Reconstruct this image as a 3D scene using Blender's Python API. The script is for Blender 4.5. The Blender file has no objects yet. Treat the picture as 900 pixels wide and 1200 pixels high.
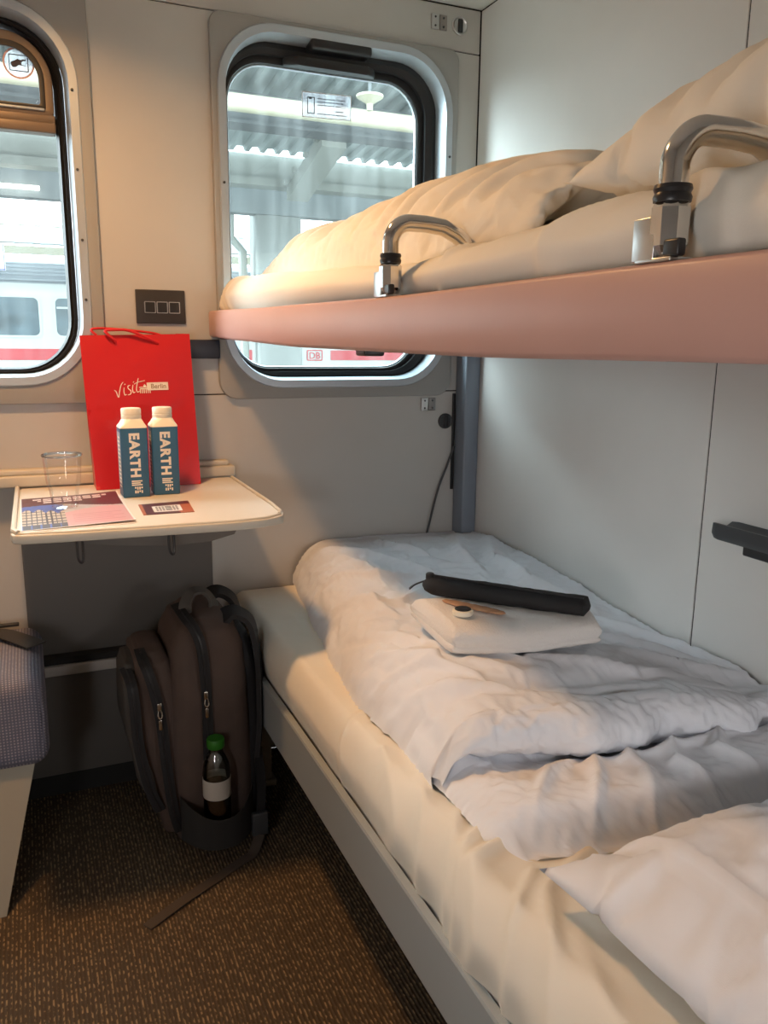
import bpy, bmesh, math, random
from math import sin, cos, pi, radians
from mathutils import Vector, Matrix, noise
random.seed(4)
sc = bpy.context.scene
COL = sc.collection
CAM_H = 1.21          # eye height above the compartment floor
WY = 2.2              # window wall, metres ahead of the camera
RX = 1.243            # right wall
CZ = 2.118            # ceiling
LX, BY = -0.80, -0.55 # left wall, wall behind the camera

# ------------------------------------------------------------------ helpers
def link(o, parent=None):
    COL.objects.link(o)
    if parent is not None: o.parent = parent
    return o

def tag(o, label=None, cat=None, group=None, kind=None):
    if label: o['label'] = label
    if cat: o['category'] = cat
    if group: o['group'] = group
    if kind: o['kind'] = kind
    return o

def empty(name, loc, label=None, cat=None, group=None, kind=None):
    o = bpy.data.objects.new(name, None)
    o.empty_display_size = .05
    link(o); o.location = loc
    return tag(o, label, cat, group, kind)

def obj(name, bm, mats, parent=None, smooth=True, angle=35):
    """link a bmesh given in world coordinates as ONE mesh object"""
    if parent is not None:
        off = Vector((0, 0, 0)); p = parent
        while p is not None:
            off += Vector(p.location); p = p.parent
        bmesh.ops.translate(bm, verts=bm.verts, vec=-off)
    me = bpy.data.meshes.new(name)
    bmesh.ops.recalc_face_normals(bm, faces=bm.faces)
    bm.to_mesh(me); bm.free()
    for m in (mats if isinstance(mats, (list, tuple)) else [mats]): me.materials.append(m)
    if smooth:
        for p in me.polygons: p.use_smooth = True
        try: me.set_sharp_from_angle(angle=radians(angle))
        except Exception: pass
    return link(bpy.data.objects.new(name, me), parent)

def BM(): return bmesh.new()

def box(bm, x0, x1, y0, y1, z0, z1, bev=0, seg=3, mi=0, rot=None):
    r = bmesh.ops.create_cube(bm, size=1)
    vs = r['verts']
    c = Vector(((x0+x1)/2, (y0+y1)/2, (z0+z1)/2))
    for v in vs:
        v.co = Vector((v.co.x*(x1-x0), v.co.y*(y1-y0), v.co.z*(z1-z0)))
    fs = list({f for v in vs for f in v.link_faces})
    for f in fs: f.material_index = mi
    if bev:
        es = list({e for v in vs for e in v.link_edges})
        rr = bmesh.ops.bevel(bm, geom=es, offset=bev, segments=seg, profile=.5, affect='EDGES', clamp_overlap=True)
        vs = list({v for f in rr['faces'] for v in f.verts} | {v for v in vs if v.is_valid})
        for f in rr['faces']: f.material_index = mi
        seen = set(vs); st = list(vs)
        while st:
            v = st.pop()
            for e in v.link_edges:
                w = e.other_vert(v)
                if w not in seen: seen.add(w); st.append(w)
        vs = list(seen)
        for v in vs:
            for f in v.link_faces: f.material_index = mi
    M = Matrix.Translation(c)
    if rot is not None: M = M @ rot
    bmesh.ops.transform(bm, matrix=M, verts=vs)
    return vs

def loft(bm, rings, closed_ring=True, caps=True, mi=0):
    """rings: lists of equal length of points"""
    R = [[bm.verts.new(p) for p in r] for r in rings]
    n = len(R[0])
    for a, b in zip(R, R[1:]):
        for i in range(n if closed_ring else n-1):
            j = (i+1) % n
            try:
                f = bm.faces.new((a[i], a[j], b[j], b[i])); f.material_index = mi
            except ValueError: pass
    if caps and closed_ring:
        for r in (R[0], R[-1]):
            try:
                f = bm.faces.new(r); f.material_index = mi
            except ValueError: pass
    return R

def lathe(bm, prof, c, n=40, axis='Z', mi=0, caps=True):
    rings = []
    for r, h in prof:
        ring = []
        for i in range(n):
            a = 2*pi*i/n
            if axis == 'Z': p = (c[0]+r*cos(a), c[1]+r*sin(a), c[2]+h)
            elif axis == 'Y': p = (c[0]+r*cos(a), c[1]+h, c[2]+r*sin(a))
            else: p = (c[0]+h, c[1]+r*cos(a), c[2]+r*sin(a))
            ring.append(p)
        rings.append(ring)
    return loft(bm, rings, True, caps, mi)

def catmull(pts, k=8):
    P = [Vector(p) for p in pts]
    out = []
    for i in range(len(P)-1):
        a = P[max(i-1, 0)]; b = P[i]; c = P[i+1]; d = P[min(i+2, len(P)-1)]
        for j in range(k):
            t = j/k
            out.append(.5*((2*b)+(c-a)*t+(2*a-5*b+4*c-d)*t*t+(3*b-a-3*c+d)*t*t*t))
    out.append(P[-1])
    return out

def tube(bm, pts, r, n=12, mi=0, flat=1.0, up=(0, 0, 1), smoothk=0, caps=True):
    """sweep along pts; r number or list; flat<1 squashes along the side axis"""
    P = catmull(pts, smoothk) if smoothk else [Vector(p) for p in pts]
    rings = []
    m = len(P)
    side0 = None
    for i, p in enumerate(P):
        t = (P[min(i+1, m-1)]-P[max(i-1, 0)]).normalized()
        if side0 is None:
            u = Vector(up)
            if abs(u.dot(t)) > .95: u = Vector((1, 0, 0)) if abs(t.x) < .9 else Vector((0, 1, 0))
            s = t.cross(u).normalized()
        else:
            s = (side0 - t*side0.dot(t)).normalized()
        side0 = s
        b = s.cross(t).normalized()
        rr = r[min(int(i*len(r)/m), len(r)-1)] if isinstance(r, (list, tuple)) else r
        rings.append([p + s*rr*cos(2*pi*k/n) + b*rr*flat*sin(2*pi*k/n) for k in range(n)])
    return loft(bm, rings, True, caps, mi)

def band(bm, pts, w, th, nrm, mi=0, smoothk=6):
    """flat strap: width w across the path, thickness th along nrm"""
    P = catmull(pts, smoothk) if smoothk else [Vector(p) for p in pts]
    rings = []
    m = len(P)
    for i, p in enumerate(P):
        t = (P[min(i+1, m-1)]-P[max(i-1, 0)]).normalized()
        nn = Vector(nrm(i/(m-1)) if callable(nrm) else nrm).normalized()
        s = t.cross(nn).normalized(); nn = s.cross(t).normalized()
        ww = w(i/(m-1)) if callable(w) else w
        rings.append([p+s*ww/2+nn*th/2, p+s*ww*.5-nn*th/2, p-s*ww/2-nn*th/2, p-s*ww/2+nn*th/2])
    return loft(bm, rings, True, True, mi)

def rrect(cx, cz, w, h, r, n=10):
    pts = []
    rs = r if isinstance(r, (list, tuple)) else (r,)*4
    for k, (sx, sz, a0) in enumerate(((1, 1, 0), (-1, 1, 90), (-1, -1, 180), (1, -1, 270))):
        q = rs[k]
        for i in range(n+1):
            a = radians(a0+90*i/n)
            pts.append((cx+sx*(w/2-q)+q*cos(a), cz+sz*(h/2-q)+q*sin(a)))
    return pts

def rr4(x0, x1, z0, z1, r, n=10): return rrect((x0+x1)/2, (z0+z1)/2, x1-x0, z1-z0, r, n)

def add_mesh(bm, me, mi):
    V = [bm.verts.new(v.co) for v in me.vertices]
    for p in me.polygons:
        try:
            f = bm.faces.new([V[i] for i in p.vertices]); f.material_index = mi
        except ValueError: pass
    bmesh.ops.remove_doubles(bm, verts=V, dist=1e-5)

def plate(bm, outlines, y0, y1, bev=0, mi=0, plane='XZ'):
    """flat plate between depths y0..y1 whose outline (and holes) are 2D loops"""
    cu = bpy.data.curves.new('tmp', 'CURVE'); cu.dimensions = '2D'; cu.fill_mode = 'BOTH'
    cu.extrude = max((abs(y1-y0)/2)-bev, 0); cu.bevel_depth = bev; cu.bevel_resolution = 2
    cu.offset = -bev
    for pts in outlines:
        sp = cu.splines.new('POLY'); sp.points.add(len(pts)-1); sp.use_cyclic_u = True
        for q, p in zip(sp.points, pts): q.co = (p[0], p[1], 0, 1)
    o = bpy.data.objects.new('tmp', cu); COL.objects.link(o)
    dg = bpy.context.evaluated_depsgraph_get()
    me = bpy.data.meshes.new_from_object(o.evaluated_get(dg))
    ym = (y0+y1)/2
    for v in me.vertices:
        x, z, d = v.co
        v.co = {'XZ': (x, ym-d, z), 'XY': (x, z, ym+d), 'YZ': (ym+d, x, z)}[plane]
    add_mesh(bm, me, mi)
    bpy.data.objects.remove(o); bpy.data.curves.remove(cu); bpy.data.meshes.remove(me)

def text(bm, s, origin, xdir, ydir, size, th=.0004, bold=0, mi=0, align='LEFT', shear=0, space=1):
    """lettering laid on a surface: xdir reading direction, ydir letter-up"""
    cu = bpy.data.curves.new('tmp', 'FONT'); cu.body = s; cu.size = size; cu.align_x = align
    cu.extrude = th/2; cu.offset = bold*size; cu.shear = shear; cu.space_character = space; cu.resolution_u = 3
    o = bpy.data.objects.new('tmp', cu); COL.objects.link(o)
    dg = bpy.context.evaluated_depsgraph_get()
    me = bpy.data.meshes.new_from_object(o.evaluated_get(dg))
    X = Vector(xdir).normalized(); Y = Vector(ydir).normalized(); N = X.cross(Y)
    O = Vector(origin)
    for v in me.vertices: v.co = O + X*v.co.x + Y*v.co.y + N*v.co.z
    add_mesh(bm, me, mi)
    bpy.data.objects.remove(o); bpy.data.curves.remove(cu); bpy.data.meshes.remove(me)

def grid(bm, fn, nu, nv, mat=None):
    V = [[bm.verts.new(fn(i/nu, j/nv)) for j in range(nv+1)] for i in range(nu+1)]
    for i in range(nu):
        for j in range(nv):
            f = bm.faces.new((V[i][j], V[i+1][j], V[i+1][j+1], V[i][j+1]))
            if mat: f.material_index = mat((i+.5)/nu, (j+.5)/nv)
    return V

def lerp(a, b, t): return a+(b-a)*t
def sstep(a, b, x):
    t = min(max((x-a)/(b-a), 0), 1); return t*t*(3-2*t)
def interp(tab, x):
    if x <= tab[0][0]: return tab[0][1]
    for (a, u), (b, v) in zip(tab, tab[1:]):
        if x <= b: 
            t = (x-a)/(b-a); t = t*t*(3-2*t)*.5+t*.5
            return u+(v-u)*t
    return tab[-1][1]
def fbm(x, y, z=0, o=3): return noise.fractal(Vector((x, y, z)), 1.0, 2.0, o)

# ------------------------------------------------------------------ materials
def mat(name, col, rough=.5, metal=0, bump=0, bscale=200, var=0, vscale=6, spec=.5, sheen=0, coat=0):
    m = bpy.data.materials.new(name); m.use_nodes = True
    nt = m.node_tree; b = nt.nodes['Principled BSDF']
    b.inputs['Base Color'].default_value = (*col, 1)
    b.inputs['Roughness'].default_value = rough
    b.inputs['Metallic'].default_value = metal
    b.inputs['Specular IOR Level'].default_value = spec
    if sheen: b.inputs['Sheen Weight'].default_value = sheen
    if coat: b.inputs['Coat Weight'].default_value = coat
    tc = nt.nodes.new('ShaderNodeTexCoord')
    if var:
        n = nt.nodes.new('ShaderNodeTexNoise'); n.inputs['Scale'].default_value = vscale; n.inputs['Detail'].default_value = 5
        nt.links.new(tc.outputs['Object'], n.inputs['Vector'])
        r = nt.nodes.new('ShaderNodeMapRange')
        r.inputs[1].default_value = .3; r.inputs[2].default_value = .7
        r.inputs[3].default_value = 1-var; r.inputs[4].default_value = 1+var
        nt.links.new(n.outputs['Fac'], r.inputs[0])
        mx = nt.nodes.new('ShaderNodeVectorMath'); mx.operation = 'SCALE'
        mx.inputs[0].default_value = col
        nt.links.new(r.outputs[0], mx.inputs['Scale'])
        nt.links.new(mx.outputs[0], b.inputs['Base Color'])
    if bump:
        n2 = nt.nodes.new('ShaderNodeTexNoise'); n2.inputs['Scale'].default_value = bscale; n2.inputs['Detail'].default_value = 3
        nt.links.new(tc.outputs['Object'], n2.inputs['Vector'])
        bp = nt.nodes.new('ShaderNodeBump'); bp.inputs['Strength'].default_value = bump; bp.inputs['Distance'].default_value = .002
        nt.links.new(n2.outputs['Fac'], bp.inputs['Height'])
        nt.links.new(bp.outputs[0], b.inputs['Normal'])
    return m

def emit(name, col, s):
    m = bpy.data.materials.new(name); m.use_nodes = True
    nt = m.node_tree; nt.nodes.clear()
    e = nt.nodes.new('ShaderNodeEmission'); e.inputs[0].default_value = (*col, 1); e.inputs[1].default_value = s
    o = nt.nodes.new('ShaderNodeOutputMaterial'); nt.links.new(e.outputs[0], o.inputs[0])
    return m

def thin_glass(name, tint, refl=.05, dirt=0.0, rough=.02):
    m = bpy.data.materials.new(name); m.use_nodes = True
    nt = m.node_tree; nt.nodes.clear(); L = nt.links.new
    tr = nt.nodes.new('ShaderNodeBsdfTransparent'); tr.inputs[0].default_value = (*tint, 1)
    gl = nt.nodes.new('ShaderNodeBsdfGlossy'); gl.inputs['Roughness'].default_value = rough
    lw = nt.nodes.new('ShaderNodeLayerWeight'); lw.inputs['Blend'].default_value = .25
    mr = nt.nodes.new('ShaderNodeMapRange'); mr.inputs[3].default_value = refl; mr.inputs[4].default_value = min(1, refl*9)
    L(lw.outputs['Fresnel'], mr.inputs[0])
    mx = nt.nodes.new('ShaderNodeMixShader'); L(mr.outputs[0], mx.inputs[0]); L(tr.outputs[0], mx.inputs[1]); L(gl.outputs[0], mx.inputs[2])
    out = nt.nodes.new('ShaderNodeOutputMaterial')
    if dirt:
        df = nt.nodes.new('ShaderNodeBsdfTranslucent'); df.inputs[0].default_value = (.62, .66, .64, 1)
        tc = nt.nodes.new('ShaderNodeTexCoord'); mp = nt.nodes.new('ShaderNodeMapping'); mp.inputs['Scale'].default_value = (9, 1, 1.2)
        nz = nt.nodes.new('ShaderNodeTexNoise'); nz.inputs['Scale'].default_value = 3; nz.inputs['Detail'].default_value = 6
        L(tc.outputs['Object'], mp.inputs[0]); L(mp.outputs[0], nz.inputs['Vector'])
        r2 = nt.nodes.new('ShaderNodeMapRange'); r2.inputs[1].default_value = .4; r2.inputs[2].default_value = .75
        r2.inputs[3].default_value = dirt*.4; r2.inputs[4].default_value = dirt*2
        L(nz.outputs['Fac'], r2.inputs[0])
        m2 = nt.nodes.new('ShaderNodeMixShader'); L(r2.outputs[0], m2.inputs[0]); L(mx.outputs[0], m2.inputs[1]); L(df.outputs[0], m2.inputs[2])
        L(m2.outputs[0], out.inputs[0])
    else: L(mx.outputs[0], out.inputs[0])
    return m

def pattern_mat(name, base, dot, sx, sy, rough=.9, kind='grid', fill=.5, bump=.4):
    """woven cloth: small repeated cells of a second colour (object coordinates)"""
    m = mat(name, base, rough); nt = m.node_tree; L = nt.links.new; b = nt.nodes['Principled BSDF']
    tc = nt.nodes.new('ShaderNodeTexCoord'); sp = nt.nodes.new('ShaderNodeSeparateXYZ'); L(tc.outputs['Object'], sp.inputs[0])
    def wave(out, per):
        a = nt.nodes.new('ShaderNodeMath'); a.operation = 'MULTIPLY'; a.inputs[1].default_value = 2*pi/per; L(out, a.inputs[0])
        s = nt.nodes.new('ShaderNodeMath'); s.operation = 'SINE'; L(a.outputs[0], s.inputs[0]); return s.outputs[0]
    if kind == 'grid':
        w1 = wave(sp.outputs['X'], sx)
        ad = nt.nodes.new('ShaderNodeMath'); ad.operation = 'ADD'; L(sp.outputs['Y'], ad.inputs[0]); L(sp.outputs['Z'], ad.inputs[1])
        w2 = wave(ad.outputs[0], sy)
    else:
        w1 = wave(sp.outputs['X'], sx)
        mp = nt.nodes.new('ShaderNodeMapping'); mp.inputs['Scale'].default_value = (1/sx, .9/sy, 1); L(tc.outputs['Object'], mp.inputs[0])
        nz2 = nt.nodes.new('ShaderNodeTexNoise'); nz2.inputs['Scale'].default_value = 1; nz2.inputs['Detail'].default_value = 1; L(mp.outputs[0], nz2.inputs['Vector'])
        r2 = nt.nodes.new('ShaderNodeMapRange'); r2.inputs[1].default_value = .32; r2.inputs[2].default_value = .68
        r2.inputs[3].default_value = -1; r2.inputs[4].default_value = 1.2; L(nz2.outputs['Fac'], r2.inputs[0]); w2 = r2.outputs[0]
    mxn = nt.nodes.new('ShaderNodeMath'); mxn.operation = 'MINIMUM'
    L(w1, mxn.inputs[0]); L(w2, mxn.inputs[1])
    nz = nt.nodes.new('ShaderNodeTexNoise'); nz.inputs['Scale'].default_value = 60; L(tc.outputs['Object'], nz.inputs['Vector'])
    r = nt.nodes.new('ShaderNodeMapRange'); r.inputs[1].default_value = fill-.35; r.inputs[2].default_value = fill+.35
    L(mxn.outputs[0], r.inputs[0])
    mm = nt.nodes.new('ShaderNodeMath'); mm.operation = 'MULTIPLY'; L(r.outputs[0], mm.inputs[0]); L(nz.outputs['Fac'], mm.inputs[1])
    m2 = nt.nodes.new('ShaderNodeMath'); m2.operation = 'MULTIPLY'; m2.inputs[1].default_value = 1.7; m2.use_clamp = True; L(mm.outputs[0], m2.inputs[0])
    mix = nt.nodes.new('ShaderNodeMix'); mix.data_type = 'RGBA'
    mix.inputs[6].default_value = (*base, 1); mix.inputs[7].default_value = (*dot, 1)
    L(m2.outputs[0], mix.inputs[0]); L(mix.outputs[2], b.inputs['Base Color'])
    bp = nt.nodes.new('ShaderNodeBump'); bp.inputs['Strength'].default_value = bump; bp.inputs['Distance'].default_value = .002
    L(w1, bp.inputs['Height']); L(bp.outputs[0], b.inputs['Normal'])
    return m

M = {}
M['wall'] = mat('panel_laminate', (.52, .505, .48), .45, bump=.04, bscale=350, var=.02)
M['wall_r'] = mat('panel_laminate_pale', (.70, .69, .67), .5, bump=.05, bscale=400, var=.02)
M['grey_frame'] = mat('grey_paint', (.33, .325, .31), .5, bump=.05, bscale=500)
M['grey_dark'] = mat('grey_panel', (.14, .133, .125), .6, bump=.05)
M['gap'] = mat('dark_gap', (.02, .02, .02), .9)
M['ring'] = mat('anodised_metal', (.50, .55, .60), .35, .45)
M['rubber'] = mat('black_rubber', (.018, .018, .02), .42)
M['bronze'] = mat('bronze_frame', (.20, .15, .11), .4, .3)
M['black'] = mat('black_plastic', (.02, .02, .022), .35)
M['dkgrey'] = mat('dark_grey_plastic', (.05, .055, .06), .4)
M['post'] = mat('blue_grey_post', (.20, .235, .29), .45)
M['chrome'] = mat('chrome', (.72, .70, .67), .14, 1)
M['steel'] = mat('brushed_steel', (.6, .6, .6), .3, 1)
M['rail'] = mat('grey_rail_paint', (.36, .40, .42), .35, .2)
M['fascia'] = mat('warm_lit_laminate', (.52, .315, .275), .42, bump=.04, var=.04)  # grey edge with the pink of warm reflected light put into its colour
M['linen'] = mat('white_linen', (.78, .80, .85), .85, bump=.10, bscale=900, sheen=.05)
M['sheet'] = mat('white_sheet', (.79, .75, .66), .85, bump=.10, bscale=900)
M['terry'] = mat('terry_towel', (.80, .77, .74), .95, bump=1.0, bscale=230, sheen=.2)
M['table'] = mat('table_laminate', (.70, .66, .58), .4, bump=.03)
M['table_edge'] = mat('table_edge', (.62, .58, .50), .5)
M['carpet'] = pattern_mat('ribbed_carpet', (.066, .045, .026), (.30, .21, .11), .0080, .012, .95, 'rib', .35, .5)
M['seat'] = pattern_mat('seat_fabric', (.13, .135, .185), (.34, .315, .36), .0068, .0068, .9, 'grid', .0, .3)
M['khaki'] = mat('seat_base_paint', (.30, .28, .23), .6)
M['red'] = mat('red_paper', (.56, .008, .012), .38, coat=.12)
M['cord'] = mat('red_cord', (.62, .01, .015), .7)
M['cream'] = mat('cream_print', (.86, .78, .66), .5)
M['blue'] = mat('teal_blue_carton', (.035, .135, .24), .4)
M['carton'] = mat('cream_carton', (.86, .80, .66), .45)
M['cup'] = thin_glass('clear_plastic', (.985, .98, .97), .035)
M['cup_rim'] = thin_glass('clear_plastic_rim', (.80, .80, .78), .35, dirt=.25)
M['black_cloth'] = mat('black_nylon', (.012, .012, .014), .75, bump=.3, bscale=700)
M['bp'] = mat('brown_grey_polyester', (.085, .058, .048), .85, bump=.35, bscale=900, var=.06, vscale=30)
M['bp_grey'] = mat('grey_polyester', (.07, .065, .06), .85, bump=.35, bscale=900)
M['green'] = mat('green_cap', (.02, .16, .012), .45)
M['pet'] = thin_glass('clear_bottle', (.72, .74, .72), .12)
M['lab'] = mat('silver_label', (.5, .48, .44), .4)
# ------------------------------------------------------------------ setting
W1 = dict(x0=-.58, x1=.188, z0=1.047, z1=2.06)
W2 = dict(x0=.473, x1=1.169, z0=1.050, z1=2.000)
def hole1(g=0): return rr4(-.53-g, .142+g, 1.110-g, 1.935+g, .145+g)
def hole2(g=0): return rr4(.506-g, 1.134+g, 1.097-g, 1.972+g, .14+g)

bm = BM(); box(bm, LX-.06, RX+.06, BY-.06, WY+.0, -.06, 0)
tag(obj('floor', bm, M['carpet'], smooth=False), kind='structure')
bm = BM(); box(bm, LX-.06, RX+.06, BY-.06, WY+.1, CZ, CZ+.05)
tag(obj('ceiling', bm, mat('ceiling_paint', (.66, .65, .62), .6), smooth=False), kind='structure')
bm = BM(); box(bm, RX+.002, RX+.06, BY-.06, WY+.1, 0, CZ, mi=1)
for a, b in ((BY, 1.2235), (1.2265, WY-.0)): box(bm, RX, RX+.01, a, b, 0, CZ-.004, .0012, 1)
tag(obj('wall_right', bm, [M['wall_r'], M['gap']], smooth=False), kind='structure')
bm = BM(); box(bm, LX-.06, LX, BY-.06, WY+.1, 0, CZ)
tag(obj('wall_left', bm, M['wall'], smooth=False), kind='structure')
bm = BM(); box(bm, LX-.06, RX+.06, BY-.06, BY, 0, CZ)
tag(obj('wall_back', bm, M['wall'], smooth=False), kind='structure')

# window wall: dark carrier with two openings, laminate panels with open joints in front of it
bm = BM()
plate(bm, [rr4(LX, RX+.05, 0, CZ+.01, .001, 1), hole1(.004), hole2(.004)], WY+.006, WY+.10, mi=1)
J = .0015
def panel(x0, x1, z0, z1): box(bm, x0+J, x1-J, WY, WY+.008, z0+J, z1-J, .001, 1)
panel(W1['x1']-.03, W2['x0']+.03, 1.063, 2.001)
panel(W1['x1']-.03, RX-.002, 2.001, CZ-.004)
panel(LX, W1['x1']-.03, 2.05, CZ-.004)
panel(W2['x1']-.03, RX-.002, 1.063, 2.001)
panel(LX, W1['x0']+.03, 1.063, 2.05)
box(bm, LX, RX-.002, WY, WY+.008, 0, 1.0615, .001, 1)
tag(obj('wall_window', bm, [M['wall'], M['gap']], smooth=False), kind='structure')

def window(name, W, hole, rs, label_latch):
    root = empty(name, ((W['x0']+W['x1'])/2, WY, (W['z0']+W['z1'])/2), kind='structure')
    bm = BM(); plate(bm, [rr4(W['x0'], W['x1'], W['z0'], W['z1'], rs), hole(.012)], WY-.014, WY+.006, .003)
    obj('window_frame', bm, M['grey_frame'], root)
    # metal reveal ring, bevelled and running back towards the glass
    bm = BM()
    a = hole(.020); b = hole(-.003); c = hole(-.018)
    loft(bm, [[(x, WY-.012, z) for x, z in a], [(x, WY-.019, z) for x, z in hole(.016)], [(x, WY-.018, z) for x, z in b], [(x, WY+.012, z) for x, z in hole(-.009)], [(x, WY+.05, z) for x, z in hole(-.012)]], True, False)
    obj('reveal_ring', bm, M['ring'], root)
    return root
w1 = window('window_1', W1, hole1, .03, '')
w2 = window('window_2', W2, hole2, (.03, .03, .05, .05), '')

GY = WY+.055
def ringloft(bm, loops, mi=0):
    loft(bm, [[(x, y, z) for x, z in pts] for pts, y in loops], True, False, mi)
# window 2: gasket, pane, latch
bm = BM()
gin = rr4(.522, 1.070, 1.130, 1.912, .10)
gmid = rr4(.516, 1.088, 1.122, 1.930, .11)
ringloft(bm, [(rr4(.50, 1.125, 1.10, 1.962, .125), GY-.02), (rr4(.507, 1.107, 1.112, 1.945, .12), GY-.03), (gmid, GY-.026), (gmid, GY-.012), (gin, GY-.014), (gin, GY+.004)])
obj('gasket', bm, M['rubber'], w2)
bm = BM(); ringloft(bm, [(rr4(.523, 1.069, 1.131, 1.911, .099), GY-.006), (rr4(.527, 1.065, 1.135, 1.907, .097), GY-.008), (rr4(.529, 1.063, 1.137, 1.905, .096), GY-.002)])
obj('bead_strip', bm, M['ring'], w2)
bm = BM(); plate(bm, [gmid], GY, GY+.006)
obj('pane', bm, thin_glass('window_glass', (.84, .91, .90), .04, dirt=.025), w2, smooth=False)
bm = BM()
box(bm, .735, .905, GY-.075, GY-.02, 1.945, 1.972, .008)
loft(bm, [[(x, GY-.05+dy, z) for x, z in rrect(.80, zc, w, .022, .008, 4)] for dy, w, zc in ((.02, .26, 1.917), (.0, .24, 1.915), (-.012, .20, 1.915))])
obj('latch', bm, M['black'], w2)
for k, (x, z) in enumerate(((.505, 1.60), (.505, 1.25), (1.14, 1.70), (1.14, 1.35))):
    pass
# window 1: gasket, hopper sash, transom, panes
bm = BM()
o1 = rr4(-.52, .130, 1.118, 1.928, .135); i1 = rr4(-.496, .108, 1.134, 1.905, .12)
m1 = rr4(-.51, .121, 1.126, 1.918, .13)
ringloft(bm, [(o1, GY-.02), (m1, GY-.032), (rr4(-.505, .116, 1.13, 1.912, .125), GY-.024), (rr4(-.503, .113, 1.131, 1.91, .124), GY-.03), (i1, GY-.014), (i1, GY+.004)])
obj('gasket', bm, M['rubber'], w1)
bm = BM()
plate(bm, [rr4(-.494, .106, 1.722, 1.898, (.105, .105, .01, .01)), rr4(-.462, .080, 1.738, 1.868, (.07, .07, .006, .006))], GY-.03, GY-.004, .003)
box(bm, -.495, .107, GY-.040, GY+.0, 1.682, 1.706, .004); box(bm, -.495, .107, GY-.032, GY, 1.704, 1.724, .003)
obj('hopper_sash', bm, M['bronze'], w1)
bm = BM()
plate(bm, [rr4(-.470, .088, 1.732, 1.876, (.077, .077, .008, .008)), rr4(-.455, .076, 1.744, 1.862, (.066, .066, .006, .006))], GY-.034, GY-.028, .001)
obj('sash_seal', bm, M['rubber'], w1)
bm = BM(); box(bm, -.46, .085, GY-.036, GY-.026, 1.731, 1.737, .002)
obj('sash_bead', bm, M['ring'], w1)
g = thin_glass('window_glass_left', (.87, .92, .91), .04, dirt=.02)
bm = BM(); plate(bm, [rr4(-.47, .088, 1.73, 1.878, .07)], GY-.016, GY-.012)
obj('pane', bm, g, w1, smooth=False)
bm = BM(); plate(bm, [rr4(-.50, .112, 1.13, 1.70, (.01, .01, .12, .12))], GY, GY+.006)
obj('pane', bm, g, w1, smooth=False)
for root, pts in ((w1, ((.146, 1.775), (.147, 1.60), (.148, 1.44), (.148, 1.30))), (w2, ((.4985, 1.60), (.4985, 1.30), (1.143, 1.72), (1.144, 1.40)))):
    bm = BM()
    for x, z in pts: lathe(bm, [(.0001, -.0265), (.003, -.026), (.0035, -.023), (.0035, -.018)], (x, WY+.004, z), 10, 'Y')
    obj('screw', bm, M['dkgrey'], root)

# stickers on the panes
def printed(name, P00, P10, P11, P01, nu, nv, fn, mats, label, cat, lift=None, th=.0006, group=None):
    """thin printed sheet; fn(u,v)->material index (u across, v up)"""
    a, b, c, d = map(Vector, (P00, P10, P11, P01))
    N = (b-a).cross(d-a).normalized()
    bm = BM()
    def f(u, v):
        p = a*(1-u)*(1-v)+b*u*(1-v)+c*u*v+d*(1-u)*v
        return p + N*(th+(lift(u, v) if lift else 0))
    V = grid(bm, f, nu, nv, fn)
    geom = bmesh.ops.extrude_face_region(bm, geom=list(bm.faces))
    # solid sheet: give it its thickness downwards
    vs = [e for e in geom['geom'] if isinstance(e, bmesh.types.BMVert)]
    for v in V:
        for q in v: q.co -= N*th*.9
    o = obj(name, bm, mats, smooth=False)
    return tag(o, label, cat, group)
M['stk'] = thin_glass('sticker_film', (.78, .72, .78), .04, dirt=.32)
M['stk_edge'] = mat('sticker_white_line', (.8, .78, .80), .6)
M['ink'] = mat('sticker_ink', (.05, .05, .07), .6)
M['pinkink'] = mat('sticker_red_ring', (.78, .48, .46), .6)
def stk2(u, v):
    x, z = u*142, v*64
    if min(x, 142-x, z, 64-z) < 1.6: return 1
    # bottle-shaped pictogram outline
    if 15 < x < 36 and 10 < z < 52:
        if min(x-15, 36-x) < 2 or min(z-10, 52-z) < 2: return 2
        if 46 < z and 20 < x < 28: return 2
        return 0
    for zz, x0, x1 in ((49, 44, 122), (41, 44, 118), (33, 44, 112), (20, 92, 118), (11, 44, 128)):
        if abs(z-zz) < 1.5 and x0 < x < x1 and (int(x*.9)*7 % 11) > 1: return 2
    return 0
printed('window_sticker', (.730, GY-.0035, 1.796), (.871, GY-.0035, 1.800), (.872, GY-.0035, 1.864), (.730, GY-.0035, 1.860), 142, 64, stk2, [M['stk'], M['stk_edge'], M['ink']], 'rectangular notice sticker with a small pictogram on the glass above the berths', 'sticker', th=.0004)
bm = BM()
cx, cz, yy = .036, 1.833, GY-.0175
plate(bm, [[(cx+.034*cos(a*pi/24), cz+.034*sin(a*pi/24)) for a in range(48)], [(cx+.030*cos(a*pi/24), cz+.030*sin(a*pi/24)) for a in range(48)]], yy, yy+.0006, mi=0)
plate(bm, [[(cx+.0298*cos(a*pi/24), cz+.0298*sin(a*pi/24)) for a in range(48)]], yy+.0002, yy+.0006, mi=2)
plate(bm, [rrect(cx, cz, .042, .036, .003, 4), rrect(cx, cz, .038, .032, .002, 4)], yy-.0004, yy, mi=1)
plate(bm, [[(cx+a*.0011, cz+b*.0011) for a, b in ((-15, -6), (-12, -9), (-6, -9), (0, -4), (14, -5), (14, -4), (6, -3), (5, 2), (10, 5), (14, 5), (14, 8), (9, 8), (3, 6), (-2, 8), (-6, 5), (-13, 2), (-16, -1))]], yy-.0006, yy, mi=1)
tag(obj('window_sticker', bm, [M['pinkink'], M['ink'], M['stk']], smooth=False), 'round red-ringed warning sticker with black pictogram on the hopper pane', 'sticker')

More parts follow.
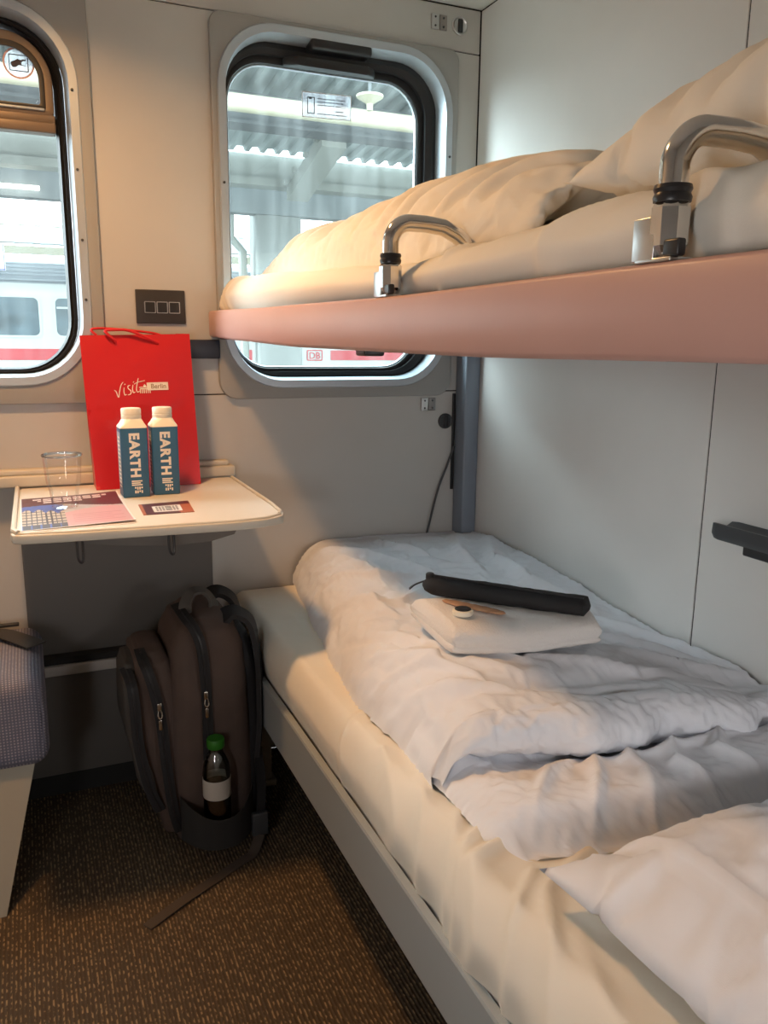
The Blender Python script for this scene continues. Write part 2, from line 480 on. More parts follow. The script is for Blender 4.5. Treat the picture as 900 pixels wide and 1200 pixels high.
# right corner post below the upper berth
bm = BM(); box(bm, 1.193, RX-.001, 2.135, WY-.001, .02, 1.19, .006)
tag(obj('trim_1', bm, M['post']), kind='structure')
# heater cover and panel below the table
bm = BM(); box(bm, -.043, .438, WY-.006, WY-.0005, .372, .826, .002)
tag(obj('trim_2', bm, M['grey_dark']), kind='structure')
bm = BM(); box(bm, LX, .50, WY-.05, WY-.0005, .345, .372, .003, mi=0); box(bm, LX, .50, WY-.035, WY-.0005, .06, .344, .002, mi=1); box(bm, LX, .50, WY-.03, WY-.0005, 0.0, .06, mi=2); box(bm, LX, .50, WY-.042, WY-.006, .373, .392, .003, mi=2)
tag(obj('trim_3', bm, [M['wall'], M['grey_dark'], M['gap']]), kind='structure')
# window ledge behind the table
bm = BM(); box(bm, LX, .500, WY-.045, WY-.0005, .846, .874, .004); box(bm, LX, .487, WY-.030, WY-.0005, .874, .888, .004)
tag(obj('trim_4', bm, M['table_edge']), kind='structure')

# ------------------------------------------------------------------ fittings on the window wall
t = empty('switch_panel', (.328, WY, 1.288), 'black wall plate with three square push switches between the windows', 'switch')
bm = BM(); box(bm, .267, .390, WY-.006, WY-.0003, 1.246, 1.330, .002)
obj('plate', bm, mat('switch_plate', (.05, .045, .042), .4, .3), t)
for i in range(3):
    x0 = .2875+i*.0305
    bm = BM(); plate(bm, [rr4(x0, x0+.028, 1.272, 1.301, .002, 3), rr4(x0+.002, x0+.026, 1.274, 1.299, .0015, 3)], WY-.0085, WY-.006)
    f = obj('switch_frame', bm, M['steel'], t)
    bm = BM(); box(bm, x0+.0025, x0+.0255, WY-.0085, WY-.005, 1.2745, 1.2985, .001)
    obj('button', bm, M['black'], f)

def panel_latch(x, z, label, dark):
    t = empty('panel_latch', (x, WY, z), label, 'latch')
    for k, dx in enumerate((-.012, .014)):
        bm = BM(); box(bm, x+dx-.011, x+dx+.011, WY-.004-.002*(1-k), WY-.0002, z-.019, z+.019, .0012)
        o = obj('leaf', bm, M['steel'] if k == 0 else dark, t)
        bm = BM()
        for dz in (-.011, .011): lathe(bm, [(.0001, -.0065), (.0028, -.006), (.0032, -.003)], (x+dx, WY-.001*(1-k), z+dz), 10, 'Y')
        obj('screw', bm, M['dkgrey'], o)
panel_latch(1.108, 2.066, 'two-leaf steel latch plate high on wall above the right window', mat('latch_grey', (.33, .30, .28), .4, .6))
panel_latch(1.100, 1.024, 'two-leaf steel latch plate just under the right window frame', mat('latch_grey_low', (.25, .24, .24), .4, .6))
def key_lock(x, z, label):
    t = empty('key_lock', (x, WY, z), label, 'lock')
    bm = BM(); lathe(bm, [(.0235, -.0002), (.0235, -.004), (.0215, -.006), (.018, -.0035)], (x, WY, z), 32, 'Y')
    obj('escutcheon', bm, M['dkgrey'] if z < 1.5 else M['steel'], t)
    bm = BM(); box(bm, x-.006, x+.009, WY-.007, WY-.002, z-.017, z+.017, .0025)
    obj('key_slot', bm, M['black'], t)
key_lock(1.173, 2.066, 'round metal key lock high beside the ceiling corner')
key_lock(1.160, .972, 'round dark key lock beside the corner post below window')
t = empty('strap_slot', (1.19, WY, .9), 'black vertical slot beside the corner post with a thin cable', 'slot')
bm = BM(); box(bm, 1.183, 1.192, WY-.006, WY-.0003, .76, 1.055, .001); obj('slot', bm, M['black'], t)
bm = BM(); tube(bm, [(1.190, WY-.008, .895), (1.165, WY-.008, .83), (1.135, WY-.009, .755), (1.095, WY-.011, .60)], .0035, 8, smoothk=6)
obj('cable', bm, M['dkgrey'], t)

# tray on the right wall
t = empty('wall_tray', (RX, 1.0, .85), 'black plastic tray shelf on the right wall over the bed', 'shelf')
bm = BM()
prof = [(0, .038), (-.030, .024), (-.048, .024), (-.052, .040), (-.058, .040), (-.060, .020), (-.052, .008), (0, .000)]
loft(bm, [[(RX-.0005+x*s, y, .836+z*(.6+.4*s)) for x, z in prof] for y, s in ((1.152, .55), (1.147, .85), (1.13, 1), (.60, 1), (.58, .6))])
obj('tray', bm, M['dkgrey'], t)
bm = BM(); box(bm, RX-.030, RX-.0004,   .62, 1.09, .820, .840, .004); obj('bracket', bm, M['black'], t)
# ------------------------------------------------------------------ folding table and what stands on it
TZ = .845
t = empty('folding_table', (.22, 1.9, .82), 'cream laminate folding table with raised rim under the windows', 'table')
out = [(-.045, 2.152), (-.050, 1.66), (-.046, 1.642), (-.030, 1.633), (.05, 1.625), (.20, 1.615), (.36, 1.606), (.42, 1.610), (.462, 1.622), (.482, 1.640), (.491, 1.67), (.496, 1.757), (.495, 2.152)]
bm = BM(); plate(bm, [out], TZ-.020, TZ-.002, .003, plane='XY')
obj('table_edge', bm, M['table_edge'], t)
ins = [(-.031, 2.150), (-.036, 1.665), (-.028, 1.648), (.05, 1.637), (.20, 1.627), (.36, 1.619), (.42, 1.623), (.455, 1.635), (.472, 1.652), (.479, 1.67), (.483, 1.757), (.482, 2.150)]
bm = BM(); plate(bm, [ins], TZ-.004, TZ-.0002, 0, plane='XY')
obj('tabletop', bm, M['table'], t, smooth=False)
bm = BM(); tube(bm, [(-.0405, 2.15, TZ+.001), (-.0445, 1.668, TZ+.001), (-.036, 1.645, TZ)], .0055, 8, flat=1.2)
tube(bm, [(.489, 2.15, TZ), (.4895, 1.757, TZ), (.4845, 1.672, TZ), (.474, 1.645, TZ)], .004, 8)
tube(bm, [(.474, 1.645, TZ-.001), (.44, 1.621, TZ-.001), (.36, 1.6125, TZ-.001), (.20, 1.621, TZ-.001), (.05, 1.631, TZ-.001), (-.036, 1.645, TZ-.001)], .003, 8)
obj('rim', bm, M['table_edge'], t)
bm = BM(); plate(bm, [[(.06, .826), (.40, .826), (.385, .800), (.33, .788), (.25, .786), (.14, .797), (.08, .806)]], 1.68, 1.95, .002)
obj('support_bracket', bm, M['grey_dark'], t)
for x in (.0735, .250):
    bm = BM(); tube(bm, [(x-.006, 1.660, .826), (x-.006, 1.658, .785), (x, 1.656, .774), (x+.004, 1.658, .785), (x+.004, 1.660, .826)], .0028, 8, smoothk=4)
    obj('hook', bm, M['black'], t)

# red shopping bag
t = empty('paper_bag', (.26, 2.11, TZ), 'tall glossy red paper carrier bag leaning against the window wall', 'bag')
A, B = Vector((.1365, 2.062, TZ+.0005)), Vector((.390, 2.066, TZ+.0005))
C, D = Vector((.389, 2.143, 1.221)), Vector((.125, 2.141, 1.214))
A2, B2 = Vector((.1365, 2.150, TZ+.0005)), Vector((.389, 2.150, TZ+.0005))
C2, D2 = Vector((.389, 2.150, 1.221)), Vector((.125, 2.150, 1.214))
N = (B-A).cross(D-A).normalized()
def front(u, v, d=0):
    p = A*(1-u)*(1-v)+B*u*(1-v)+C*u*v+D*(1-u)*v
    b = .0035*fbm(u*2.1+3, v*2.6)*min(1, 8*u, 8*(1-u), 8*v, 8*(1-v))
    b -= .004*math.exp(-((v-.42-.25*(u-.5))/.02)**2)*min(1, 5*u, 5*(1-u))*.5
    return p+N*(b+d)
bm = BM()
grid(bm, lambda u, v: front(u, v), 24, 34)
grid(bm, lambda u, v: (A2*(1-u)*(1-v)+B2*u*(1-v)+C2*u*v+D2*(1-u)*v), 4, 4)
for P0, P1, T0, T1, s in ((A, A2, D, D2, 1), (B, B2, C, C2, -1)):
    def gus(u, v, P0=P0, P1=P1, T0=T0, T1=T1, s=s):
        p = (P0*(1-u)+P1*u)*(1-v)+(T0*(1-u)+T1*u)*v
        return p+Vector((s*.034*(1-abs(2*u-1))*sstep(.12, .8, v), 0, 0))
    grid(bm, gus, 8, 20)
bm.faces.new([bm.verts.new(p) for p in (A, B, B2, A2)])
bmesh.ops.remove_doubles(bm, verts=bm.verts, dist=.0009)
obj('bag_body', bm, M['red'], t, angle=40)
def fp(px, pz): return front((px)/1.0, pz, .0012)
def onbag(u, v, d=.0012): return front(u, v, d)
# printed lettering: brush script 'Visit', gate pictogram, 'Berlin' in a pale box
bm = BM()
def stroke(pts, w):
    P = catmull(pts, 7); L_, R_ = [], []
    for i, p in enumerate(P):
        tt = (P[min(i+1, len(P)-1)]-P[max(i-1, 0)]); tt = Vector((tt.x*.26, tt.y*.375, 0)).normalized()
        n_ = Vector((-tt.y/.26, tt.x/.375, 0))*w*.5*.26*(.75+.25*sin(pi*i/(len(P)-1)))
        L_.append(p+n_); R_.append(p-n_)
    VL = [bm.verts.new(onbag(p.x, p.y)) for p in L_]; VR = [bm.verts.new(onbag(p.x, p.y)) for p in R_]
    for i in range(len(P)-1): bm.faces.new((VL[i], VL[i+1], VR[i+1], VR[i]))
def uv(px, py):   # millimetre-like drawing units read off the printed mark
    return Vector(((px-48)/745.0, 1-(py-62)/1020.0, 0))
for pts, w in (([(238, 428), (250, 440), (262, 476), (272, 440), (286, 398), (302, 376)], .0085), ([(306, 412), (302, 440), (306, 462), (318, 458)], .0085), ([(349, 398), (333, 404), (334, 420), (350, 436), (346, 456), (326, 462)], .008), ([(368, 396), (362, 425), (366, 448), (378, 444)], .0085), ([(408, 352), (397, 390), (389, 425), (394, 445), (408, 440)], .0085), ([(376, 392), (400, 380), (430, 374), (452, 370)], .0065)):
    stroke([uv(*p) for p in pts], w)
for x, y in ((312, 392), (373, 378)): stroke([uv(x-3, y+3), uv(x+4, y-4)], .008)
def quad(x0, y0, x1, y1, d=.0012):
    n_ = max(1, int(abs(x1-x0)/25))
    V = [[bm.verts.new(onbag(*(uv(lerp(x0, x1, k/n_), lerp(yy, yy-0*(k/n_), 1))[:2]), d)) for k in range(n_+1)] for yy in (y0, y1)]
    for k in range(n_): bm.faces.new((V[0][k], V[0][k+1], V[1][k+1], V[1][k]))
quad(462, 384, 612, 436)
quad(408, 411, 486, 417); quad(414, 421, 482, 427)
for k in range(6): quad(411+k*13.5, 427, 417+k*13.5, 454)
quad(438, 400, 456, 411); quad(444, 394, 450, 400)
obj('printed_mark', bm, M['cream'], t, smooth=False)
bm = BM()
X0 = onbag(*uv(488, 424)[:2], .002); X1 = onbag(*uv(600, 424)[:2], .002); Y1 = onbag(*uv(488, 390)[:2], .002)
text(bm, 'Berlin', X0, X1-X0, Y1-X0, .0162, .0003, .015)
obj('printed_word', bm, mat('brown_print', (.36, .22, .12), .6), t, smooth=False)
bm = BM()
h = lambda u, v, d: onbag(u, v, d)
tube(bm, [h(.305, .945, .0005), h(.30, .962, .006), h(.245, .998, .010), h(.225, 1.022, .010), h(.30, 1.026, .012), h(.42, 1.022, .012), h(.56, .985, .010), h(.70, .940, .0005)], .0034, 8, smoothk=8)
tube(bm, [(.165, 2.156, 1.215), (.155, 2.160, 1.229), (.20, 2.165, 1.231), (.30, 2.162, 1.222), (.33, 2.156, 1.21)], .003, 8, smoothk=8)
obj('cord_handle', bm, M['cord'], t)

# two drink cartons
def carton(cx, cy, rot, label):
    t = empty('drink_carton', (cx, cy, TZ), label, 'drink carton', 'cartons on the table')
    t.rotation_euler.z = rot
    w = .0305; zs = .163
    def L(bm_, name, m, par=t, **k):
        bmesh.ops.translate(bm_, verts=bm_.verts, vec=Vector((cx, cy, TZ)))
        return obj(name, bm_, m, par, **k)
    bm = BM()
    def sq(r, z, q): return [(x, y, z) for x, y in rrect(0, 0, 2*r, 2*r, q, 4)]
    loft(bm, [sq(w-.0015, .0006, .003), sq(w, .003, .004), sq(w, zs, .004)])
    body = L(bm, 'carton_body', M['blue'])
    bm = BM()
    loft(bm, [sq(w+.0004, zs-.0015, .004), sq(w-.0005, zs+.002, .006), sq(w-.0045, zs+.009, .012), sq(.0235, zs+.016, .020), sq(.0215, zs+.0195, .0212)])
    L(bm, 'shoulder', M['carton'])
    bm = BM()
    lathe(bm, [(.0218, zs+.018), (.0226, zs+.0195), (.0226, zs+.0265), (.0216, zs+.0275), (.0226, zs+.0285), (.0226, zs+.040), (.0212, zs+.0425), (.018, zs+.043)], (0, 0, 0), 36)
    L(bm, 'screw_cap', M['carton'])
    bm = BM()
    text(bm, 'EARTH', (-.0105, -w-.0003, zs-.012), (0, 0, -1), (1, 0, 0), .0305, .0005, .045, space=1.15)
    for k, (ln, gap) in enumerate(((.024, .1090), (.020, .1135), (.024, .1180))):
        box(bm, -.0105, -.0105+ln, -w-.0006, -w-.0001, zs-gap-.014-.0028, zs-gap-.014)
    for k in range(4):
        for j in range(2):
            box(bm, -.004+k*.0048, -.0002+k*.0048-.0006, -w-.0006, -w-.0001, zs-.138-j*.0085-.0065*(1 if (k+j) % 3 else .6), zs-.138-j*.0085)
    L(bm, 'front_lettering', M['cream'], smooth=False)
    bm = BM()
    box(bm, -w-.0006, -w-.0001, -.022, .022, .03, zs-.012)
    sd = L(bm, 'side_print', mat('side_print_panel', (.36, .40, .42), .5), smooth=False)
    bm = BM()
    for k in range(13):
        z = zs-.022-k*.0095
        box(bm, -w-.0010, -w-.0006, -.018, .004+.012*((k*5) % 7)/7, z-.0032, z)
    L(bm, 'side_lines', M['cream'], smooth=False)
    return t
carton(.2160, 1.968, 0.03, 'left one of two teal EARTH cartons in front of red bag')
carton(.2880, 1.980, 0.0, 'right one of two teal EARTH cartons in front of red bag')

# clear cup
t = empty('plastic_cup', (.057, 1.865, TZ), 'empty clear plastic cup standing on the leaflet', 'cup')
bm = BM()
cz = TZ+.0035
pr = [(.0255, .000), (.0272, .002), (.0275, .006), (.0285, .020), (.0300, .034), (.0335, .046), (.0358, .054), (.0365, .066), (.0385, .092), (.0400, .112)]
lathe(bm, [(.0001, .004), (.018, .004), (.0225, .0012)]+pr, (.057, 1.865, cz), 48, caps=False)
obj('cup_body', bm, M['cup'], t)
bm = BM(); lathe(bm, [(.0392, .1105), (.0412, .1115), (.0420, .1135), (.0412, .1155), (.0396, .1155), (.0390, .1135), (.0392, .1105)], (.057, 1.865, cz), 48, caps=False)
obj('rim', bm, M['cup_rim'], t)

# leaflets and card
IM = {k: mat('print_'+k, c, .35) for k, c in dict(maroon=(.10, .035, .045), white=(.80, .77, .74), blue=(.07, .13, .42), stone=(.50, .44, .36), dark=(.06, .06, .08), pink=(.60, .36, .38), grey=(.50, .46, .46), rose=(.50, .26, .29), tan=(.42, .14, .08)).items()}
LM = list(IM.values()); LI = {k: i for i, k in enumerate(IM)}
def leaf(u, v):
    if u < .012 or u > .985 or v < .012: return LI['white']
    top = .70-.10*u+.05*sin(u*5)
    if v > top:
        for vv, a, b in ((.93, .12, .86), (.87, .16, .80), (.81, .20, .62)):
            if abs(v-vv) < .017 and a < u < b and (int(u*70)*13 % 7) > 0: return LI['white'] if (int(u*140)+int(v*90)) % 3 else LI['pink']
        return LI['maroon']
    if u < .40:
        roof = .42+.10*abs(sin(u*28))+.05*sin(u*9+1)
        if v > roof+.03: return LI['blue']
        if v > .13:
            return LI['dark'] if (int(u*90) % 4 == 0 or int(v*48) % 4 == 0) else LI['stone']
        return LI['dark'] if (int(u*60) % 5) else LI['blue']
    if v > .42+.12*sin((u-.4)*4): return LI['grey']
    for k in range(5):
        if abs(v-(.34-k*.055)) < .009 and .46 < u < .93-.1*(k % 2): return LI['rose']
    return LI['pink']
def curl(u, v): return .004*u*(1-v)**3 + .006*max(0, u-.55)*sstep(.8, 1, v)
printed('leaflet', (-.031+.004, 1.655-.008, TZ), (.180, 1.660, TZ), (.185, 2.006, TZ), (-.030, 1.990, TZ), 6, 6, lambda u, v: LI['white'] if v > .05 else LI['rose'], LM, 'lower leaflet whose pale edges show under the printed one', 'leaflet', th=.0008)
printed('leaflet', (-.031, 1.655, TZ+.001), (.1825, 1.669, TZ+.001), (.180, 2.017, TZ+.001), (-.033, 1.995, TZ+.001), 110, 110, leaf, LM, 'upper maroon and pink printed leaflet with a blue-sky building photo under the cup', 'leaflet', lift=curl, th=.0008)
def card(u, v):
    if .22 < u < .80 and .18 < v < .70:
        for vv in (.60, .50, .40, .29):
            if abs(v-vv) < .028 and .27 < u < .75 and (int(u*60)*5 % 4): return LI['dark']
        return LI['white']
    return LI['tan'] if (u > .74-.25*v and v < .75) or u < .06 else LI['maroon']
printed('card', (.2045, 1.730, TZ), (.310, 1.727, TZ), (.319, 1.855, TZ), (.2075, 1.845, TZ), 48, 30, card, LM, 'small dark red card with a white box of lines in front of the cartons', 'card', th=.001)
# ------------------------------------------------------------------ upper berth
t = empty('upper_berth', (.46, 1.2, 1.2), 'upper berth shelf with a long front edge tinted pink as by warm light', 'berth')
def fas_bot(y): return interp([(0, 1.196), (.4, 1.197), (.8, 1.193), (1.42, 1.196), (1.9, 1.206), (2.19, 1.214)], y)
def fas_top(y): return interp([(0, 1.273), (.5, 1.272), (1.0, 1.268), (1.6, 1.273), (2.19, 1.281)], y)
bm = BM()
rings = []
for k in range(41):
    y = 2.192-k*(2.192-.02)/40
    b, tt = fas_bot(y), fas_top(y)
    rings.append([(.450, y, b+.006), (.453, y, b+.001), (.458, y, b), (.474, y, b), (.474, y, tt), (.458, y, tt), (.453, y, tt-.001), (.450, y, tt-.005)])
loft(bm, rings)
obj('front_edge', bm, M['fascia'], t, angle=50)
bm = BM(); box(bm, .475, RX-.004, .02, 2.188, 1.208, 1.238, .004)
obj('base_board', bm, M['grey_dark'], t)
bm = BM(); box(bm, .478, RX-.004, .02, 2.185, 1.238, 1.256); obj('underlay', bm, M['black_cloth'], t)
for a_ in ((.56, .61, 1.26, 1.30, 1.19, 1.208), (.476, .51, 1.17, 1.21, 1.186, 1.208)):
    bm = BM(); box(bm, *a_, .004); obj('catch', bm, M['black'], t)
bm = BM(); box(bm, .345, .4745, WY-.022, WY-.0005, 1.158, 1.207, .004)
tag(obj('berth_bracket', bm, mat('blue_black_bracket', (.02, .025, .045), .4)), 'blue-black wall bracket under the window end of upper berth', 'bracket')

def guard(y, label):
    zb = fas_top(y)
    g = empty('guard_rail', (.463, y, zb), label, 'rail', None)
    bm = BM(); box(bm, .4520, .4745, y-.024, y+.016, zb-.0005, zb+.003, .001); box(bm, .452, .456, y-.005, y+.020, zb+.001, zb+.034, .001)
    obj('mount_plate', bm, M['steel'], g)
    bm = BM()
    def hexr(r, z): return [(.466+r*cos(a*pi/4+pi/8), y-.006+r*sin(a*pi/4+pi/8), z) for a in range(8)]
    loft(bm, [hexr(.011, zb+.004), hexr(.0150, zb+.012), hexr(.0155, zb+.040), hexr(.0125, zb+.0445)])
    obj('clamp', bm, M['chrome'], g, smooth=False)
    bm = BM(); lathe(bm, [(.0105, .044), (.0142, .0445), (.0148, .048), (.0135, .051), (.0148, .054), (.0140, .057), (.0105, .0575)], (.466, y-.006, zb), 24)
    obj('collar', bm, M['black'], g)
    bm = BM()
    pts = [(.466, y-.006, zb+.050)]
    for k in range(11):
        a = pi/2*k/10
        pts.append((.466+.026*(1-cos(a)), y-.006-.004*sin(a), zb+.072+.026*sin(a)))
    pts += [(.515, y-.013, zb+.0975), (.540, y-.016, zb+.0945), (.562, y-.018, zb+.084), (.585, y-.020, zb+.064)]
    tube(bm, pts, .0112, 20)
    obj('bent_bar', bm, M['chrome'], g)
    bm = BM(); box(bm, .4535, .462, y-.030, y-.013, zb+.003, zb+.016, .002)
    obj('lever', bm, M['black'], g)
guard(1.06, 'far short chrome bent guard rail on the upper berth edge by the window')
guard(.525, 'near large chrome bent guard rail on the upper berth edge')

# ------------------------------------------------------------------ lower berth
t = empty('lower_berth', (.8, 1.2, 0), 'lower berth frame with grey side rail along the right wall', 'berth')
bm = BM()
rings = []
for y in (2.19, 2.185, .06, .05):
    rings.append([(.466, y, .292), (.466, y, .398), (.468, y, .402), (.481, y, .402), (.483, y, .399), (.483, y, .387), (.474, y, .384), (.474, y, .306), (.484, y, .302), (.484, y, .292)])
loft(bm, rings)
obj('side_rail', bm, M['rail'], t, angle=25)
bm = BM(); box(bm, .485, RX-.004, .05, 2.185, .33, .365, .004); obj('slat_base', bm, M['black_cloth'], t)
for y in (2.02,):
    bm = BM(); box(bm, .505, .545, y-.02, y+.02, .0003, .331, .006); box(bm, .495, .555, y-.03, y+.03, .0003, .02, .004)
    obj('leg', bm, mat('leg_paint', (.38, .34, .27), .5), t)
bm = BM(); box(bm, .62, RX-.02, .10, 2.14, .0003, .325, .01); obj('base_box', bm, M['grey_dark'], t)

# ------------------------------------------------------------------ bedding
def cloth_relax(o, weight, frames, shrink, collider=None, stiff=(8, 6, .35), pin=.6, q=5, dist=.002, grav=.6, damp=3):
    """let a sewn cover buckle a little so that it creases like cloth, then keep the result as plain mesh"""
    me = o.data
    vg = o.vertex_groups.new(name='hold')
    mw = o.matrix_world
    for v in me.vertices: vg.add([v.index], weight(v.co), 'REPLACE')
    md = o.modifiers.new('cloth', 'CLOTH'); s = md.settings
    s.quality = q; s.mass = .25; s.tension_stiffness = stiff[0]; s.compression_stiffness = stiff[1]; s.shear_stiffness = stiff[1]*.6
    s.bending_stiffness = stiff[2]; s.tension_damping = damp; s.compression_damping = damp; s.shear_damping = damp
    s.vertex_group_mass = 'hold'; s.pin_stiffness = pin; s.shrink_min = -shrink
    s.effector_weights.gravity = grav; s.air_damping = 2
    md.collision_settings.use_collision = collider is not None
    md.collision_settings.distance_min = dist
    md.collision_settings.use_self_collision = False
    md.point_cache.frame_start = 1; md.point_cache.frame_end = frames+1
    if collider is not None: collider.modifiers.new('col', 'COLLISION'); collider.collision.thickness_outer = .003
    sc.frame_start = 1; sc.frame_end = frames+1
    for f in range(1, frames+1): sc.frame_set(f)
    dg = bpy.context.evaluated_depsgraph_get()
    new = bpy.data.meshes.new_from_object(o.evaluated_get(dg))
    o.modifiers.clear(); o.vertex_groups.clear()
    mats = [m for m in me.materials]
    o.data = new
    new.materials.clear()
    for m in mats: new.materials.append(m)
    for p in new.polygons: p.use_smooth = True
    if collider is not None: collider.modifiers.clear()
    sc.frame_set(1)

def mattress(name, x0, x1, y0, y1, z0, ztop, label, folds, m, side=.035):
    """mattress in a fitted sheet: ztop(y) top height; folds = ridge strokes ((x,y)..., width, height)"""
    bm = BM()
    nu, nv = 110, 460
    def prof(u):           # across: left side up, top, right side down (arc-like corner)
        if u < .22:
            a = u/.22; return ('L', a)
        if u > .9: return ('R', (u-.9)/.1)
        return ('T', (u-.22)/.68)
    def f(u, v):
        y = lerp(y0, y1, v)
        zt = ztop(y)
        k, a = prof(u)
        h = zt-z0
        if k == 'L':
            ang = a*pi/2
            x = x0+side*(1-cos(ang))+.028*max(0, 1-a/.38)**1.5; z = z0+h*sin(ang)**.8
        elif k == 'R':
            ang = a*pi/2; x = x1-.03*(1-sin(ang)); z = z0+h*cos(ang)**.7
            x = x1-.03+.03*sin(ang)
        else:
            x = lerp(x0+side, x1-.03, a); z = zt
        e = min(1, (y1-y)/.05, (y-y0)/.05)
        z = z0+(z-z0)*max(0, 1-(1-e)**3)**.5 if e < 1 else z
        d = 0
        for pts, w, hh in folds:
            best = 9
            for (ax, ay), (bx, by) in zip(pts, pts[1:]):
                L2 = (bx-ax)**2+(by-ay)**2
                tt = min(1, max(0, ((x-ax)*(bx-ax)+(y-ay)*(by-ay))/L2))
                ddx, ddy = x-ax-tt*(bx-ax), y-ay-tt*(by-ay)
                best = min(best, (ddx*ddx+ddy*ddy)**.5)
            d += 1.25*hh*math.exp(-(best/w)**1.5)
        d += .0022*fbm(x*7, y*3.2, 1.3)+.0012*fbm(x*22+y*9, y*12, 4)
        if k == 'L':
            ang = a*pi/2
            return Vector((x-d*cos(ang), y, z+d*sin(ang)))
        return Vector((x, y, z+d))
    V = grid(bm, f, nu, nv)
    for row in (0, -1):
        try: bm.faces.new([V[i][row] for i in range(nu+1)])
        except ValueError: pass
    bm.faces.new([V[0][j] for j in range(nv+1)]+[V[nu][j] for j in range(nv, -1, -1)])
    return tag(obj(name, bm, m, angle=80), label, 'mattress')

fl = [([(.455, .78), (.50, .86), (.56, .90)], .010, .010), ([(.45, .70), (.50, .83), (.60, .86), (.70, .86)], .013, .013), ([(.455, .82), (.52, .92), (.56, .97)], .010, .008), ([(.452, .90), (.50, .98), (.53, 1.05)], .009, .007), ([(.47, .60), (.55, .74), (.66, .79), (.80, .80)], .012, .009), ([(.452, .66), (.49, .72), (.56, .78)], .008, .007), ([(.47, .40), (.50, .55), (.54, .66)], .010, .004), ([(.455, .98), (.475, 1.02), (.51, 1.16)], .008, .005), ([(.46, 1.20), (.48, 1.28), (.53, 1.30)], .007, .004)]
mattress('mattress', .468, RX-.006, .02, 2.19, .366, lambda y: interp([(0, .545), (.8, .535), (1.4, .528), (2.19, .521)], y), 'lower berth mattress in a creased white sheet with bare left edge', fl, M['sheet'], .045)
fu = [([(.485, 2.17), (.53, 2.10)], .006, .010), ([(.485, 2.14), (.54, 2.06)], .006, .009), ([(.482, 2.11), (.54, 2.02)], .006, .007), ([(.50, .95), (.58, .90)], .008, .006), ([(.49, .48), (.53, .58)], .008, .006), ([(.49, .72), (.53, .60), (.6, .56)], .01, .006)]
mattress('mattress', .476, RX-.006, .04, 2.18, 1.2565, lambda y: interp([(0, 1.350), (.4, 1.346), (.75, 1.332), (1.08, 1.318), (1.5, 1.338), (1.9, 1.358), (2.18, 1.352)], y), 'upper berth mattress in a white sheet behind the pink edge', fu, M['sheet'], .045)

def ridges(x, y, strokes):
    d = 0
    for pts, w, hh in strokes:
        best = 9; pr = 0; acc = 0
        n = len(pts)-1
        for k in range(n):
            (ax, ay), (bx, by) = pts[k], pts[k+1]
            L2 = (bx-ax)**2+(by-ay)**2
            tt = min(1, max(0, ((x-ax)*(bx-ax)+(y-ay)*(by-ay))/L2))
            q = math.hypot(x-ax-tt*(bx-ax), y-ay-tt*(by-ay))
            if q < best: best = q; pr = (k+tt)/n
        if best < 4*w: d += hh*math.exp(-(best/w)**1.45)*(.25+.75*sin(pi*min(1, max(0, pr))))
    return d

# ---- lower duvet: a folded duvet, sheet parameter s runs from the wall over the top to the fold nose, under it, and out again
XL = [(.74, .60), (.80, .540), (.86, .528), (.99, .530), (1.13, .538), (1.32, .530), (1.5, .553), (1.74, .590), (2.0, .635), (2.19, .668)]
def dz_top(x, y):
    base = interp([(.7, .655), (1.0, .655), (1.3, .648), (1.6, .650), (1.9, .648), (2.1, .645), (2.19, .635)], y)
    r = sstep(.85, 1.243, x)
    return base - r*interp([(.9, .065), (1.25, .062), (1.9, .012), (2.19, .0)], y) + .010*fbm(x*3.2, y*2.6, .5)+.004*fbm(x*8, y*7, 2.5)
TS = [([(.66, 2.12), (.80, 1.95), (.90, 1.72)], .022, .012), ([(1.16, 2.12), (1.06, 1.90), (1.02, 1.70)], .02, .016), ([(1.22, 2.02), (1.12, 1.82), (1.10, 1.62), (1.16, 1.45)], .022, .020), ([(1.0, 2.10), (.98, 1.9), (1.05, 1.75)], .016, -.010), ([(.62, 1.85), (.74, 1.75), (.86, 1.70)], .018, .010), ([(.60, 1.62), (.72, 1.55), (.80, 1.62)], .014, .007),
      ([(.56, 1.36), (.62, 1.22), (.74, 1.10)], .016, .012), ([(.60, 1.45), (.66, 1.28), (.80, 1.12)], .014, .009), ([(.56, 1.18), (.62, 1.10), (.70, 1.04)], .013, .012), ([(.80, 1.16), (.95, 1.06), (1.12, 1.03)], .015, .010), ([(1.0, 1.20), (1.10, 1.10), (1.22, 1.07)], .013, .012), ([(1.12, 1.40), (1.2, 1.22), (1.23, 1.1)], .016, .014), ([(.66, 1.10), (.78, 1.01), (.95, .985)], .012, -.010), ([(1.0, 1.0), (1.12, .985), (1.22, 1.0)], .012, -.010), ([(.57, 1.50), (.60, 1.40), (.62, 1.30)], .013, -.006), ([(.55, 1.27), (.62, 1.20), (.66, 1.10), (.68, 1.05)], .010, .008), ([(.58, 1.72), (.66, 1.60), (.68, 1.48)], .012, .009), ([(.70, 2.05), (.76, 1.85), (.74, 1.68)], .014, .009), ([(.95, 1.62), (1.04, 1.52), (1.16, 1.50)], .012, .008), ([(1.02, 1.30), (1.12, 1.22), (1.2, 1.12)], .011, .009), ([(.90, 2.14), (.92, 2.0), (1.0, 1.84)], .013, .009)]
